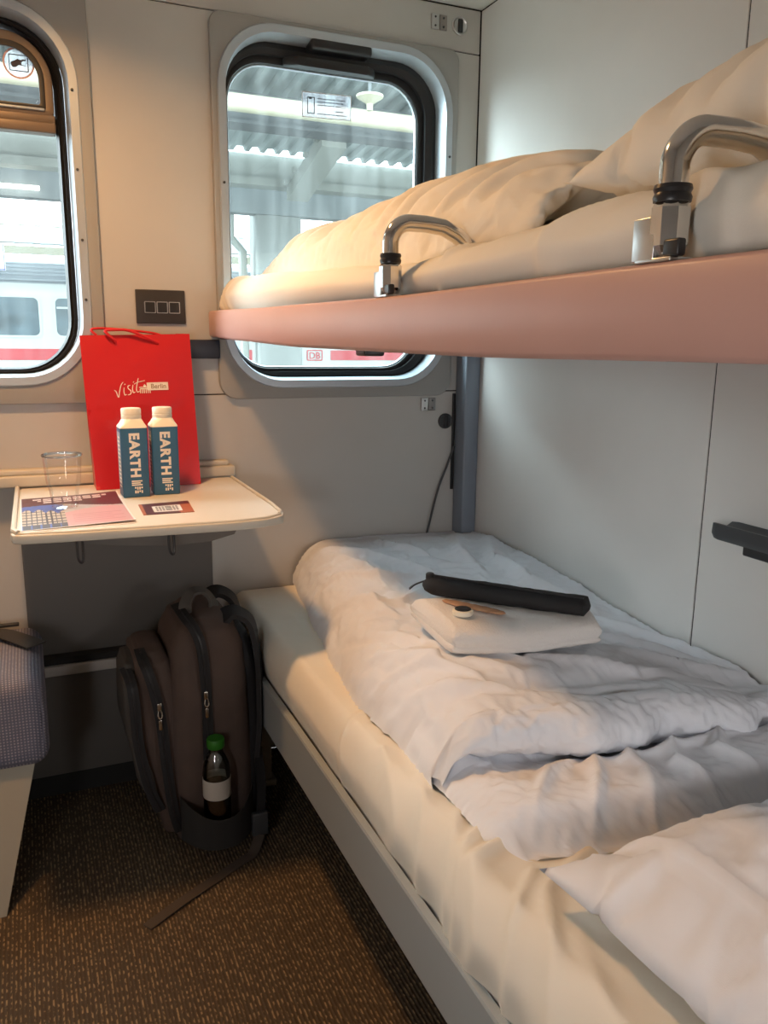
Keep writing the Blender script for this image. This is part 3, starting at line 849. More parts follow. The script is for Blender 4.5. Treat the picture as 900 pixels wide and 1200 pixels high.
BS = [([(.60, .84), (.66, .90), (.74, .93)], .012, .012), ([(.66, .79), (.72, .86), (.76, .93)], .013, .013), ([(.76, .78), (.80, .85), (.80, .93)], .012, .010), ([(.88, .77), (.86, .85), (.90, .93)], .014, .012), ([(.98, .78), (.95, .86), (1.02, .93)], .012, .010), ([(.72, .90), (.85, .885), (1.0, .90), (1.2, .895)], .012, .012), ([(1.08, .80), (1.10, .88), (1.2, .92)], .014, .012)]
nS, nT = 190, 140
SEG = [(0, .60, 'top'), (.60, .74, 'roll'), (.74, .78, 'in'), (.78, 1.0, 'low')]
def duv(s, tt):
    # nose: position of the fold front and its radius, by x
    def at(x):
        yn = interp([(.52, 1.00), (.60, .955), (.72, .925), (.9, .915), (1.243, .905)], x)
        rr = interp([(.53, .016), (.60, .034), (.75, .042), (1.0, .040), (1.243, .034)], x)
        zt = dz_top(x, yn+.05)+.006
        return yn, rr, zt
    u = tt
    if s <= .60:
        a = s/.60
        xg = lerp(.60, 1.236, u)
        yn, rr, zt = at(xg)
        y = lerp(2.186, yn+rr, a)
        xl = interp(XL, y); x = lerp(xl, 1.236, u)
        yn, rr, zt = at(x); y = lerp(2.186, yn+rr, a)
        z = lerp(dz_top(x, y), zt, sstep(.85, 1, a))+1.7*ridges(x, y, TS)
        # plump right behind the fold
        z -= .012*math.exp(-((y-yn-.13)/.03)**2)
    elif s <= .74:
        a = (s-.60)/.14*pi*1.02
        xl = interp(XL, .96); x = lerp(xl+.004, 1.236, u)
        yn, rr, zt = at(x)
        y = yn+rr-rr*1.15*sin(a)*(1+.25*sin(x*26)+.12*sin(x*61)); z = zt-rr+rr*cos(a)
        z += .004*fbm(x*14, a, 6)
    elif s <= .78:
        a = (s-.74)/.04
        xl = interp(XL, .93); x = lerp(xl+.004, 1.236, u)
        yn, rr, zt = at(x)
        y = yn+rr*1.0+.012*sin(pi*a); z = lerp(zt-2*rr, zt-2*rr-.006, a)
    else:
        a = (s-.78)/.22
        xg = lerp(.58, 1.236, u)
        ye = interp([(.55, .86), (.60, .800), (.68, .772), (.83, .752), (1.0, .76), (1.243, .77)], xg)
        yn, rr, zt = at(xg)
        y = lerp(yn+rr, ye, a)
        xl = interp(XL, max(y, .74)); x = lerp(xl+.004, 1.236, u)
        z0 = zt-2*rr-.006
        z = lerp(z0, .592, sstep(0, .45, a))+1.4*ridges(x, y, BS)*sstep(0, .2, a)
        z = .541+(z-.541)*max(0, 1-sstep(.62, 1, a)**1.6)+.0
    # plump edge down the open left side
    d = x-interp(XL, max(y, .74))
    e = min(1, max(0, d)/(.115 if s < .6 else .075))
    bot = interp([(.7, .530), (1.2, .524), (2.19, .517)], y)
    z = bot+(z-bot)*(1-(1-e)**2.2)**.6
    return Vector((x, y, z))
bm = BM(); grid(bm, duv, nS, nT)
duvet = obj('duvet', bm, M['linen'], angle=180)
tag(duvet, 'rumpled white duvet folded back on the lower berth', 'duvet')
bm = BM(); box(bm, .40, 1.239, .0, 2.188, .3, .512)
colr = obj('tmp_collider', bm, M['linen'], smooth=False)
import os
SIM = True
if SIM:
    cloth_relax(duvet, lambda c: .9 if (c.x > 1.232 or c.y > 2.18 or c.z < .535) else .30, 24, .045, colr, (12, 10, 1.2), .45)
bpy.data.objects.remove(colr)

# ---- pillows
def pillow(cx, cy, cz, a, b, h, rot, label, mats, tilt=(0, 0), group=None, floor=None, seed=0, shrink=.05, hemk=1, pw=.55):
    bm = BM(); n = 74
    def prf(u, v):
        U, V_ = 2*u-1, 2*v-1
        k = (1-abs(U)**3.2)*(1-abs(V_)**3.2)
        t_ = max(0, k)**pw
        # sides pulled in between the pointed corners
        X = a*U*(1-.07*(1-V_*V_)*abs(U)**3); Y = b*V_*(1-.08*(1-U*U)*abs(V_)**3)
        return X, Y, t_
    R = Matrix.Rotation(rot, 4, 'Z') @ Matrix.Rotation(tilt[0], 4, 'X') @ Matrix.Rotation(tilt[1], 4, 'Y')
    T = Matrix.Translation((cx, cy, cz))
    def U_(u): return 2*u-1
    def up(u, v):
        X, Y, t_ = prf(u, v)
        hem = 1-.10*(1-sstep(-.80, -.70, U_(u)))*hemk
        return T @ (R @ Vector((X, Y, h*t_*hem*(1+.12*fbm(X*5, Y*5, seed))+.005*hemk*math.exp(-((U_(u)+.74)/.014)**2)*min(1, t_*2))))
    def dn(u, v):
        X, Y, t_ = prf(u, v)
        return T @ (R @ Vector((X, Y, -h*.35*t_)))
    grid(bm, up, n, n); grid(bm, dn, n, n)
    bmesh.ops.remove_doubles(bm, verts=bm.verts, dist=.0008)
    o = tag(obj('pillow', bm, mats, angle=180), label, 'pillow', group)
    if SIM: cloth_relax(o, lambda c: .22+.75*sstep(.80, .97, abs((c.x-cx)/a))*sstep(.75, .95, abs((c.y-cy)/b)), 18, shrink, None, (10, 8, .3), .4, grav=0)
    if floor is not None:
        for v in o.data.vertices:
            if v.co.z < floor: v.co.z = floor+.0005
    return o
pillow(.90, .365, .585, .385, .345, .115, radians(-2), 'white pillow on the near end of the lower berth', M['linen'], floor=.5452, seed=2, pw=.62)
pillow(.905, .425, 1.385, .335, .385, .150, radians(0), 'white pillow on the near end of the upper berth', M['sheet'], (0, 0), floor=1.340, seed=5, hemk=0)

# ---- upper duvet: long rolled duvet along the wall, open fold at its near end
def uduv(s, tt):
    y = lerp(2.170, .93, s)
    xl = interp([(.9, .60), (1.1, .575), (1.5, .57), (1.9, .565), (2.17, .575)], y)
    zt = interp([(.9, 1.33), (1.08, 1.322), (1.5, 1.341), (1.9, 1.361), (2.17, 1.356)], y)
    ang = tt
    # cross-section: bulging front, crest, long slope to the wall
    h = interp([(.93, .118), (1.0, .148), (1.15, .163), (1.5, .148), (1.9, .108), (2.08, .078), (2.15, .055), (2.17, .02)], y)+.008*fbm(y*4, 1, 3)
    if tt < .45:
        a = tt/.45*pi/2
        x = xl-.012*sin(2*a)+.22*(1-cos(a)); z = zt+h*sin(a)**.8
    else:
        a = (tt-.45)/.55
        x = lerp(xl+.22, 1.236, a); z = zt+h*(1-.35*a*a)
    z += .007*fbm(x*5, y*4, 9)
    # gathers running down the bulge
    z2 = .0085*sin(y*74+5*fbm(x*3, y*2.5, 5)+x*12)*sstep(.05, .3, tt)*(1-sstep(.45, .8, tt))*(.5+.5*fbm(y*3, 7, 1)+.4)
    return Vector((x-z2*.7, y, max(z+z2, zt+.001)))
bm = BM(); V = grid(bm, uduv, 150, 90)
ring = V[-1]
# near end: the cover turns in on itself like a mouth
prev = ring
for k, (sh, yy) in enumerate(((.97, -.018), (.90, -.022), (.78, -.008), (.62, .05), (.5, .10))):
    cxm, czm = .85, 1.355
    row = []
    for j, v in enumerate(ring):
        p = v.co
        q = Vector((cxm+(p.x-cxm)*(1-(1-sh)*.35), p.y+yy+.012*fbm(j*.13, k*.7, 3), 1.333+(p.z-1.333)*sh))
        row.append(bm.verts.new(q))
    for j in range(len(row)-1): bm.faces.new((prev[j], row[j], row[j+1], prev[j+1]))
    prev = row
uo = tag(obj('duvet', bm, M['sheet'], angle=180), 'bulky white duvet bunched along the upper berth', 'duvet')
bm = BM(); box(bm, .50, 1.239, .0, 2.188, 1.20, 1.318)
colr = obj('tmp_collider', bm, M['linen'], smooth=False)
if SIM: cloth_relax(uo, lambda c: .9 if c.x > 1.232 else .28, 20, .05, colr, (10, 8, .25), .45)
bpy.data.objects.remove(colr)
# ------------------------------------------------------------------ towel and the small things on it
from mathutils.bvhtree import BVHTree
def bvh_of(o):
    me = o.data; return BVHTree.FromPolygons([v.co.copy() for v in me.vertices], [tuple(p.vertices) for p in me.polygons])
DB = bvh_of(duvet)
def dtop(x, y):
    h = DB.ray_cast(Vector((x, y, 1.1)), Vector((0, 0, -1)))
    return h[0].z if h[0] else .6
FL, FR, BR, BL = Vector((.652, 1.186, 0)), Vector((.926, 1.124, 0)), Vector((.985, 1.30, 0)), Vector((.668, 1.392, 0))
hs = sorted(dtop(*((FL*(1-u)+FR*u)*(1-v)+(BL*(1-u)+BR*u)*v)[:2]) for u in (.1, .3, .5, .7, .9) for v in (.1, .3, .5, .7, .9))
zt0 = hs[int(len(hs)*.92)]
TH = .056; TT = zt0+.0005+TH
def in_towel(x, y, m=.012):
    q = [FL, FR, BR, BL]
    return all((b.x-a.x)*(y-a.y)-(b.y-a.y)*(x-a.x) > -m*.28 for a, b in zip(q, q[1:]+q[:1]))
for v in duvet.data.vertices:      # the towel presses the cover flat beneath it
    if v.co.z > .58 and in_towel(v.co.x, v.co.y): v.co.z = min(v.co.z, zt0)

t = empty('towel', (.80, 1.25, zt0), 'folded white terry towel lying on the lower duvet', 'towel')
def towel_layer(z0, z1, inset, sd):
    bm = BM(); n = 46; m = 40
    rings = []
    for i in range(n+1):
        u = i/n
        a = FL*(1-u)+FR*u; b = BL*(1-u)+BR*u
        e = min(1, u/.05+.001, (1-u)/.05+.001); e = (1-(1-e)**2.2)**.5
        hh = (z1-z0)/2*(.35+.65*e)
        ring = []
        for k in range(m):
            ang = 2*pi*k/m
            c = abs(cos(ang))**.45*(1 if cos(ang) > 0 else -1); s = abs(sin(ang))**.7*(1 if sin(ang) > 0 else -1)
            v = .5-.5*c*(1-inset*2)
            p = a*(1-v)+b*v
            sag = .006*sin(pi*u)*(1-v)
            nz = .0016*fbm(p.x*26, p.y*26, sd+k*.02)
            ring.append(Vector((p.x, p.y, (z0+z1)/2+hh*s-sag+nz+.004*fbm(p.x*6, p.y*6, sd))))
        rings.append(ring)
    loft(bm, rings)
    return bm
obj('towel_fold', towel_layer(TT-TH, TT-TH*.50, .012, 1), M['terry'], t, angle=180)
obj('towel_fold', towel_layer(TT-TH*.90, TT, 0, 7), M['terry'], t, angle=180)

t = empty('zip_pouch', (.80, 1.26, TT), 'long black zipped pouch lying on the folded towel', 'pouch')
bm = BM()
P0, P1 = Vector((.695, 1.392, TT+.0165)), Vector((.918, 1.152, TT+.0155))
ax = (P1-P0).normalized(); sd = Vector((-ax.y, ax.x, 0))
rings = []
for i in range(41):
    u = i/40
    c = P0.lerp(P1, u)
    e = min(1, u/.10+.02, (1-u)/.035+.02); e = (1-(1-e)**2)**.5
    w = lerp(.024, .032, u)*e; h = lerp(.019, .0155, u)*e
    ring = []
    for k in range(32):
        ang = 2*pi*k/32
        cx_ = abs(cos(ang))**.8*(1 if cos(ang) > 0 else -1); cz_ = abs(sin(ang))**.8*(1 if sin(ang) > 0 else -1)
        p = c+sd*w*cx_+Vector((0, 0, h*cz_))
        p += Vector((0, 0, .0022*fbm(u*9, cos(ang)*1.5, sin(ang)*1.5)))
        p.z = max(p.z, TT+.0005)
        ring.append(p)
    rings.append(ring)
loft(bm, rings)
obj('pouch_body', bm, M['black_cloth'], t, angle=60)
bm = BM(); tube(bm, [P0+ax*.01+Vector((0, 0, .0205)), P0.lerp(P1, .3)-sd*.006+Vector((0, 0, .0205)), P0.lerp(P1, .7)-sd*.008+Vector((0, 0, .018)), P1-ax*.012-sd*.006+Vector((0, 0, .0155))], .0022, 8, smoothk=6)
obj('zipper', bm, mat('zip_black', (.03, .03, .033), .35), t)
bm = BM(); band(bm, [P0+ax*.01+Vector((0, 0, .010)), P0-ax*.012+Vector((-.004, 0, -.002)), P0-ax*.020+Vector((-.01, 0, -.012))], .009, .002, (0, 0, 1))
lathe(bm, [(.0085, 0), (.0085, .010), (.007, .012)], P0+ax*.014+Vector((0, 0, .012)), 14)
obj('zip_pull', bm, M['black'], t)
bm = BM()
a, b = Vector((.700, 1.320, TT)), Vector((.772, 1.206, TT)); dx = (b-a).normalized(); sy = Vector((-dx.y, dx.x, 0))
rings = []
for i in range(21):
    u = i/20; w = .0125*(1-abs(2*u-1)**2.6)**.5+.0006; c = a.lerp(b, u)
    rings.append([c+sy*w*cos(2*pi*k/16)+Vector((0, 0, .0035+.0032*sin(2*pi*k/16)*min(1, w/.006)+.0005*sin(u*40))) for k in range(16)])
loft(bm, rings)
tag(obj('wrapped_bar', bm, mat('tan_wrapper', (.50, .27, .15), .55, var=.15, vscale=60)), 'small tan oblong wrapped bar on towel beside the black pouch', 'bar')
t = empty('sweet_tin', (.700, 1.238, TT), 'small round white tub with black top on the towel', 'tub')
bm = BM()
lathe(bm, [(.015, .0004), (.0185, .002), (.0195, .006), (.0190, .010), (.0165, .0115)], (.700, 1.238, TT), 40)
for v in bm.verts:
    d = Vector((v.co.x-.700, v.co.y-1.238, 0)); a_ = math.atan2(d.y, d.x)
    v.co += d*.035*sin(a_*20)
obj('tub', bm, M['carton'], t)
bm = BM(); lathe(bm, [(.0150, .0110), (.0150, .0126), (.0138, .0134), (.0001, .0136)], (.700, 1.238, TT), 32)
obj('top', bm, M['black'], t)

# ------------------------------------------------------------------ seat at the left
t = empty('bench_seat', (-.3, 2.0, 0), 'blue-grey checked fabric bench seat left of the table', 'seat')
bm = BM()
box(bm, -.62, -.012, 1.785, 2.150, .285, .500, .038, 6)
for v in bm.verts:
    v.co.z += .004*fbm(v.co.x*6, v.co.y*6, 2)
bmesh.ops.subdivide_edges(bm, edges=[e for e in bm.edges if e.calc_length() > .12], cuts=8, use_grid_fill=True)
obj('cushion', bm, M['seat'], t, angle=60)
bm = BM()
tube(bm, [(-.62, 1.795, .470), (-.06, 1.795, .470), (-.035, 1.800, .470), (-.022, 1.82, .470), (-.022, 2.14, .470)], .0035, 8)
tube(bm, [(-.024, 1.797, .466), (-.020, 1.792, .40), (-.026, 1.797, .31)], .003, 8)
obj('piping', bm, M['seat'], t)
bm = BM()
loft(bm, [[(-.62, 2.148, .292), (-.045, 2.148, .292), (-.045, 1.80, .292), (-.62, 1.80, .292)], [(-.62, 2.148, .0005), (-.122, 2.148, .0005), (-.122, 1.705, .0005), (-.62, 1.705, .0005)]])
obj('base', bm, M['khaki'], t, smooth=False)
t = empty('seat_strap', (-.07, 2.0, .503), 'black webbing strap lying across the checked seat', 'strap')
bm = BM(); band(bm, [(-.30, 2.10, .505), (-.18, 2.10, .5065), (-.11, 2.075, .509), (-.065, 2.02, .509), (-.024, 1.962, .5055)], .050, .003, (0, 0, 1))
obj('webbing', bm, mat('strap_webbing', (.035, .032, .03), .7, bump=.3, bscale=800), t)
bm = BM(); box(bm, -.33, -.125, 2.127, 2.139, .5032, .510, .002); box(bm, -.112, -.062, 2.122, 2.136, .5032, .511, .002)
obj('strap_tongue', bm, M['black'], t)

# ------------------------------------------------------------------ backpack
t = empty('backpack', (.33, 1.9, 0), 'brown-grey backpack standing between the table and lower berth', 'backpack')
def hz(z, k=.75): return z if z < .4 else .4+(z-.4)*k
def sack(name, zs, m, y0, y1, q=.045, seed=0, k=.75):
    zs = [(hz(z, k), a_, b_, c_) for z, a_, b_, c_ in zs]
    """zs: (z, xleft, xright, ygrow) horizontal slices"""
    bm = BM(); rings = []
    Z = []
    for (a, b) in zip(zs, zs[1:]):
        for k in range(5):
            f = k/5; g = f*f*(3-2*f)*.4+f*.6
            Z.append(tuple(lerp(a[i], b[i], f if i == 0 else g) for i in range(4)))
    Z.append(zs[-1])
    for z, xl, xr, g in Z:
        w = max(.01, xr-xl); d = max(.02, y1-y0-2*g)
        pts = rrect((xl+xr)/2, (y0+y1)/2, w, d, min(q, w*.48, d*.48), 6)
        rings.append([Vector((x, y, z)) for x, y in pts])
    loft(bm, rings)
    for v in bm.verts:
        f = fbm(v.co.x*9, v.co.y*9, v.co.z*7+seed)
        v.co += Vector((.004*f, .007*f, .003*f)); v.co.z = max(v.co.z, .001)
    return obj(name, bm, m, t, angle=60)
sack('main_compartment', [(.002, .315, .420, .06), (.012, .275, .440, .02), (.05, .258, .452, .004), (.20, .250, .455, 0), (.42, .258, .448, 0), (.54, .272, .440, .004), (.60, .292, .425, .015), (.628, .315, .405, .04), (.642, .335, .385, .08)], M['bp'], 1.775, 2.055)
sack('front_compartment', [(.030, .265, .300, .06), (.045, .238, .30, .02), (.12, .225, .30, .006), (.30, .200, .29, .004), (.44, .190, .28, .008), (.52, .192, .27, .02), (.550, .200, .26, .05), (.56, .21, .25, .09)], M['bp'], 1.785, 2.045, .03, 3, .66)
sack('outer_pocket', [(.085, .240, .26, .05), (.10, .215, .25, .03), (.20, .182, .24, .02), (.32, .163, .22, .02), (.44, .164, .21, .03), (.485, .170, .20, .06), (.495, .178, .195, .10)], M['bp_grey'], 1.79, 2.04, .02, 6, .8)
def yf(z): return 1.7725
for pts, nm in (([(.300, 1.90, .648), (.308, 1.82, .638), (.322, 1.783, .612), (.333, 1.768, .56), (.339, 1.766, .46), (.341, 1.766, .36), (.340, 1.766, .24)], 'zip_band'), ([(.206, 1.86, .552), (.208, 1.805, .538), (.216, 1.781, .50), (.228, 1.776, .42), (.238, 1.775, .34), (.246, 1.775, .22), (.256, 1.777, .12), (.270, 1.785, .06)], 'zip_band'), ([(.172, 1.86, .490), (.178, 1.80, .470), (.182, 1.786, .40), (.186, 1.783, .30), (.204, 1.785, .19), (.228, 1.79, .12)], 'zip_band')):
    pts = [(x, y, hz(z, .75 if x > .29 else .66)) for x, y, z in pts]
    bm = BM(); band(bm, pts, .024, .006, lambda u, p=pts: (0, -1, .3*(1-u)**2))
    z = obj(nm, bm, M['black_cloth'], t)
    bm = BM(); band(bm, [Vector(p)+Vector((0, -.0042, .001)) for p in pts], .004, .003, lambda u: (0, -1, .2*(1-u)))
    obj('zip_teeth', bm, M['black'], z)
for x, y, z in ((.338, 1.760, .400), (.234, 1.769, .385)):
    bm = BM(); box(bm, x-.005, x+.005, y-.005, y+.001, z-.004, z+.016, .002)
    tube(bm, [(x-.003, y-.006, z-.002), (x-.0045, y-.008, z-.014), (x, y-.009, z-.020), (x+.0045, y-.008, z-.014), (x+.003, y-.006, z-.002)], .0016, 6, smoothk=4)
    box(bm, x-.004, x+.004, y-.008, y-.005, z-.048, z-.024, .0015)
    obj('zip_pull', bm, M['chrome'], t)
bm = BM(); band(bm, [(.315, 1.86, .572), (.318, 1.862, .600), (.335, 1.865, .624), (.362, 1.868, .622), (.380, 1.87, .598), (.386, 1.872, .562)], .030, .006, (0, -.25, 1), smoothk=6)
obj('grab_handle', bm, M['bp_grey'], t)
sack('back_panel', [(.02, .425, .450, .03), (.05, .430, .466, .012), (.25, .435, .474, .008), (.45, .430, .470, .012), (.56, .420, .455, .03), (.585, .42, .44, .07)], M['black_cloth'], 1.790, 2.05, .015, 8)
for y, sc_ in ((1.815, 1), (1.99, 1)):
    bm = BM(); band(bm, [(.395, y+.02, .560), (.425, y+.01, .575), (.458, y-.005, .552), (.470, y-.012, .49), (.474, y-.018, .42), (.472, y-.022, .30), (.464, y-.024, .22)], .055, .012, lambda u: (cos(1.4*(1-min(1, u*2.2))), -.35, sin(1.4*(1-min(1, u*2.2)))))
    obj('shoulder_strap', bm, M['black_cloth'], t)
bm = BM(); band(bm, [(.462, 1.785, .235), (.466, 1.770, .15), (.458, 1.755, .06)], .024, .003, (.3, -1, 0)); obj('webbing_strap', bm, M['black_cloth'], t)
bm = BM(); box(bm, .435, .475, 1.742, 1.758, .025, .085, .004); obj('buckle', bm, M['dkgrey'], t)
bm = BM(); band(bm, [(.452, 1.742, .030), (.428, 1.712, .006), (.40, 1.697, .0035), (.33, 1.655, .004), (.245, 1.605, .006), (.160, 1.553, .0035)], .026, .0024, (0, 0, 1))
obj('loose_strap', bm, mat('strap_brown', (.06, .045, .035), .8, bump=.3, bscale=800), t)
bm = BM()
def pock(u, v):
    x = lerp(.272, .447, u); z = lerp(.040, .118+.035*abs(2*u-1)**2, v)
    bul = (1-abs(2*u-1)**2.5)
    return Vector((x, 1.777-.080*bul*(.94+.06*v), z))
grid(bm, pock, 24, 14)
geo = bmesh.ops.extrude_face_region(bm, geom=list(bm.faces))
for v in [e for e in geo['geom'] if isinstance(e, bmesh.types.BMVert)]: v.co.y += .0025
obj('side_pocket', bm, mat('pocket_mesh', (.02, .02, .02), .9, bump=.6, bscale=900), t)
t.location.x -= .012
# water bottle in the side pocket
t = empty('water_bottle', (.340, 1.7395, .058), 'clear water bottle with green cap in backpack side pocket', 'bottle')
c = (.340, 1.7395, .058)
bm = BM(); lathe(bm, [(r_*1.3 if i_ < 99 else r_, h_) for i_, (r_, h_) in enumerate([(.0001, .003), (.016, .0), (.0235, .006), (.0245, .015), (.0235, .03), (.0245, .045), (.0245, .120), (.0235, .125), (.0245, .130), (.0245, .165), (.0225, .185), (.0165, .205), (.0125, .214), (.0115, .222), (.0135, .224), (.0115, .226), (.0115, .236)])], c, 36, caps=False)
obj('bottle_body', bm, M['pet'], t)
bm = BM(); lathe(bm, [(r_*1.3 if i_ < 99 else r_, h_) for i_, (r_, h_) in enumerate([(.0001, .005), (.0215, .007), (.0228, .015), (.0220, .03), (.0228, .045), (.0228, .135), (.0001, .1352)])], c, 30, caps=False)
obj('water', bm, thin_glass('water_fill', (.55, .57, .55), .06), t)
bm = BM(); lathe(bm, [(r_*1.3 if i_ < 99 else r_, h_) for i_, (r_, h_) in enumerate([(.0249, .105), (.0251, .107), (.0251, .150), (.0249, .152)])], c, 36, caps=False); obj('bottle_label', bm, M['lab'], t)
bm = BM(); lathe(bm, [(r_*1.3 if i_ < 99 else r_, h_) for i_, (r_, h_) in enumerate([(.0150, .226), (.0158, .228), (.0158, .245), (.0148, .248), (.0001, .2485)])], c, 30)
for v in bm.verts:
    d = Vector((v.co.x-c[0], v.co.y-c[1], 0))
    v.co += d*.02*sin(math.atan2(d.y, d.x)*15*2)
obj('bottle_cap', bm, M['green'], t)

# ------------------------------------------------------------------ the station outside
H = CAM_H
out_canopy = mat('canopy_sheet', (.28, .31, .31), .6, var=.08, vscale=2)
out_beam = mat('canopy_beam', (.22, .225, .205), .6)
out_dark = mat('dark_steelwork', (.07, .075, .08), .7, var=.1, vscale=3)
out_pipe = mat('cream_cable_tray', (.36, .33, .24), .5)
bm = BM(); box(bm, -30, 34, 4.2, 12.4, -1.2, -.43); tag(obj('platform', bm, mat('platform_paving', (.14, .137, .13), .8, var=.1), smooth=False), 'grey station platform outside the windows', 'platform', kind='structure')
bm = BM(); box(bm, -40, 44, 2.6, 60, -1.5, -1.2); tag(obj('ground', bm, mat('track_ballast', (.25, .23, .21), .9, bump=.8, bscale=12, var=.2, vscale=9), smooth=False), kind='structure')

def canopy(name, y0, z0, y1, z1, x0, x1, label, pitch=.17, amp=.03):
    bm = BM()
    n = int((x1-x0)/pitch)
    rings = []
    for k in range(n):
        for dx, s in ((0, 0), (.30, 0), (.42, 1), (.88, 1)):
            x = x0+(k+dx)*pitch
            rings.append([(x, y0, z0+s*amp*1.6), (x, y1, z1+s*amp*1.6), (x, y1, z1+s*amp*1.6+.012), (x, y0, z0+s*amp*1.6+.012)])
    loft(bm, rings)
    return obj(name, bm, out_canopy, None, smooth=False)
tag(canopy('station_canopy', 6.65, H+2.24, 9.2, H+1.98, -4.3, 12.4, ''), 'corrugated metal platform canopy seen above through both windows', 'canopy')
bm = BM(); tube(bm, [(-4.3, 7, H+1.87), (14, 7, H+1.87)], .070, 16)
for k in range(7): box(bm, -4+k*2.8, -3.96+k*2.8, 6.98, 7.02, H+1.9, H+2.14)
tag(obj('cable_pipe', bm, out_pipe), 'cream yellow pipe running under the near platform canopy', 'pipe')
bm = BM(); box(bm, -4.3, 14, 7.35, 7.50, H+1.80, H+2.06, .01); box(bm, -4.3, 14, 7.28, 7.55, H+1.79, H+1.815)
tag(obj('canopy_purlin', bm, out_dark, smooth=False), 'dark steel beam just behind the cream pipe', 'beam')
bm = BM(); box(bm, -4.3, 16, 9.25, 9.40, H+1.66, H+1.98, .01); box(bm, -4.3, 16, 9.15, 9.40, H+1.64, H+1.72)
tag(obj('canopy_fascia', bm, out_beam, smooth=False), 'pale steel edge beam where the corrugated sheets end', 'beam')
bm = BM(); box(bm, -4.3, 18, 9.55, 9.75, H+1.40, H+1.85)
tag(obj('canopy_girder', bm, mat('grey_girder', (.13, .14, .143), .7, var=.1, vscale=3), smooth=False), 'dark grey girder above the bright gap beyond platform', 'beam')
for n_, x in enumerate((2.80,)):
    bm = BM()
    loft(bm, [[(x-.02, 9.14, H+1.50), (x+.22, 9.14, H+1.50), (x+.22, 9.14, H+1.64), (x-.02, 9.14, H+1.64)], [(x-.16, 7.56, H+1.74), (x+.08, 7.56, H+1.74), (x+.08, 7.56, H+1.88), (x-.16, 7.56, H+1.88)]])
    for k in range(4): box(bm, x-.19+.02*k, x-.15+.02*k, 7.65+.4*k, 7.71+.4*k, H+1.80-.06*k, H+1.84-.06*k)
    tag(obj('canopy_strut', bm, out_beam, smooth=False), 'pale sloping canopy arm across the right window view', 'beam')
bm = BM(); box(bm, 2.55, 3.10, 9.60, 9.95, -.43, H+1.70, .04); box(bm, 2.45, 3.2, 9.5, 10.05, -.43, -.2, .03)
tag(obj('canopy_pillar', bm, mat('grey_pillar', (.18, .187, .18), .7), smooth=False), 'grey platform pillar seen low in the right window', 'pillar')
bm = BM(); tube(bm, [(2.28, 9.75, H+1.45), (2.28, 9.75, H+1.15), (2.42, 9.75, H+1.0), (2.42, 9.75, -.4)], .05, 10)
tag(obj('drain_pipe', bm, out_beam), 'pale bent downpipe left of the grey platform pillar', 'pipe')
t = empty('platform_lamp', (2.47, 6.0, H+1.74), 'small conical platform lamp hanging under the canopy', 'lamp')
bm = BM(); lathe(bm, [(.022, -.06), (.025, -.015), (.10, .03), (.10, .045), (.02, .05)], (2.47, 6.0, H+1.72), 24); obj('lamp_shade', bm, out_pipe, t)
bm = BM(); lathe(bm, [(.012, .05), (.012, .50)], (2.47, 6.0, H+1.72), 12); obj('stem', bm, out_dark, t)
bm = BM(); box(bm, -2.6, .26, 9.44, 9.54, H+1.47, H+1.50); 
tag(obj('strip_light', bm, emit('tube_light', (1, .98, .92), 6), smooth=False), 'long white strip light under the dark girder in left window', 'lamp')
t = empty('hanging_sign', (-.38, 12.0, H+.98), 'blue-purple edged platform sign hanging at left edge of left window', 'sign')
bm = BM(); box(bm, -1.1, -.145, 11.95, 12.05, H+.83, H+1.17, .01); obj('sign_box', bm, mat('sign_white', (.62, .64, .72), .5), t)
bm = BM(); box(bm, -.160, -.150, 11.93, 11.951, H+.84, H+1.16); box(bm, -1.09, -.150, 11.93, 11.951, H+.835, H+.85); obj('sign_border', bm, mat('sign_blue', (.10, .10, .38), .5), t)
bm = BM(); box(bm, -.40, -.37, 11.98, 12.02, H+1.17, H+1.75); obj('hanger', bm, out_dark, t)
bm = BM()
for k in range(24): box(bm, -4.3+k*.8, -3.52+k*.8, 10.2, 18.6, H+4.3+.03*(k % 2), H+4.36+.03*(k % 2))
for x in (-3.5, 2.8, 9.0): box(bm, x, x+.3, 10.2, 18.6, H+4.0, H+4.3)
tag(obj('shade_roof', bm, out_dark, None, smooth=False), 'unseen high roof added to shade the opposite train', 'roof')  # out-of-view roof, added to keep zenith light off the train
# far platform canopy
bm = BM()
box(bm, -9, 40, 25.9, 26.1, H+2.82, H+3.06); box(bm, -9, 40, 22.9, 23.1, H+2.02, H+2.20)
far_m = mat('far_beam_paint', (.13, .12, .085), .7); far_r = mat('far_roof_sheet', (.07, .075, .075), .8)
fc = empty('far_canopy', (0, 24.5, H+2.5), 'far platform canopy with two cream beams beyond the white train', 'canopy')
obj('beam', bm, far_m, fc, smooth=False)
bm = BM(); n = 200
rings = []
for k in range(n):
    x = -9+k*.24
    z = .05*(k % 2)
    rings.append([(x, 23.0, H+2.25+z*.2), (x, 26.2, H+3.06+z), (x, 26.2, H+3.10+z), (x, 23.0, H+2.29+z*.2)])
loft(bm, rings); obj('roof_sheet', bm, far_r, fc, smooth=False)
for k in range(9):
    x = -8.4+k*4.9
    bm = BM(); box(bm, x, x+.25, 23.4, 23.7, H+2.0, H+2.9); obj('hanger', bm, far_m, fc, smooth=False)
    bm = BM(); box(bm, x+.02, x+.23, 24.4, 24.7, -.4, H+2.6); obj('post', bm, out_dark, fc, smooth=False)

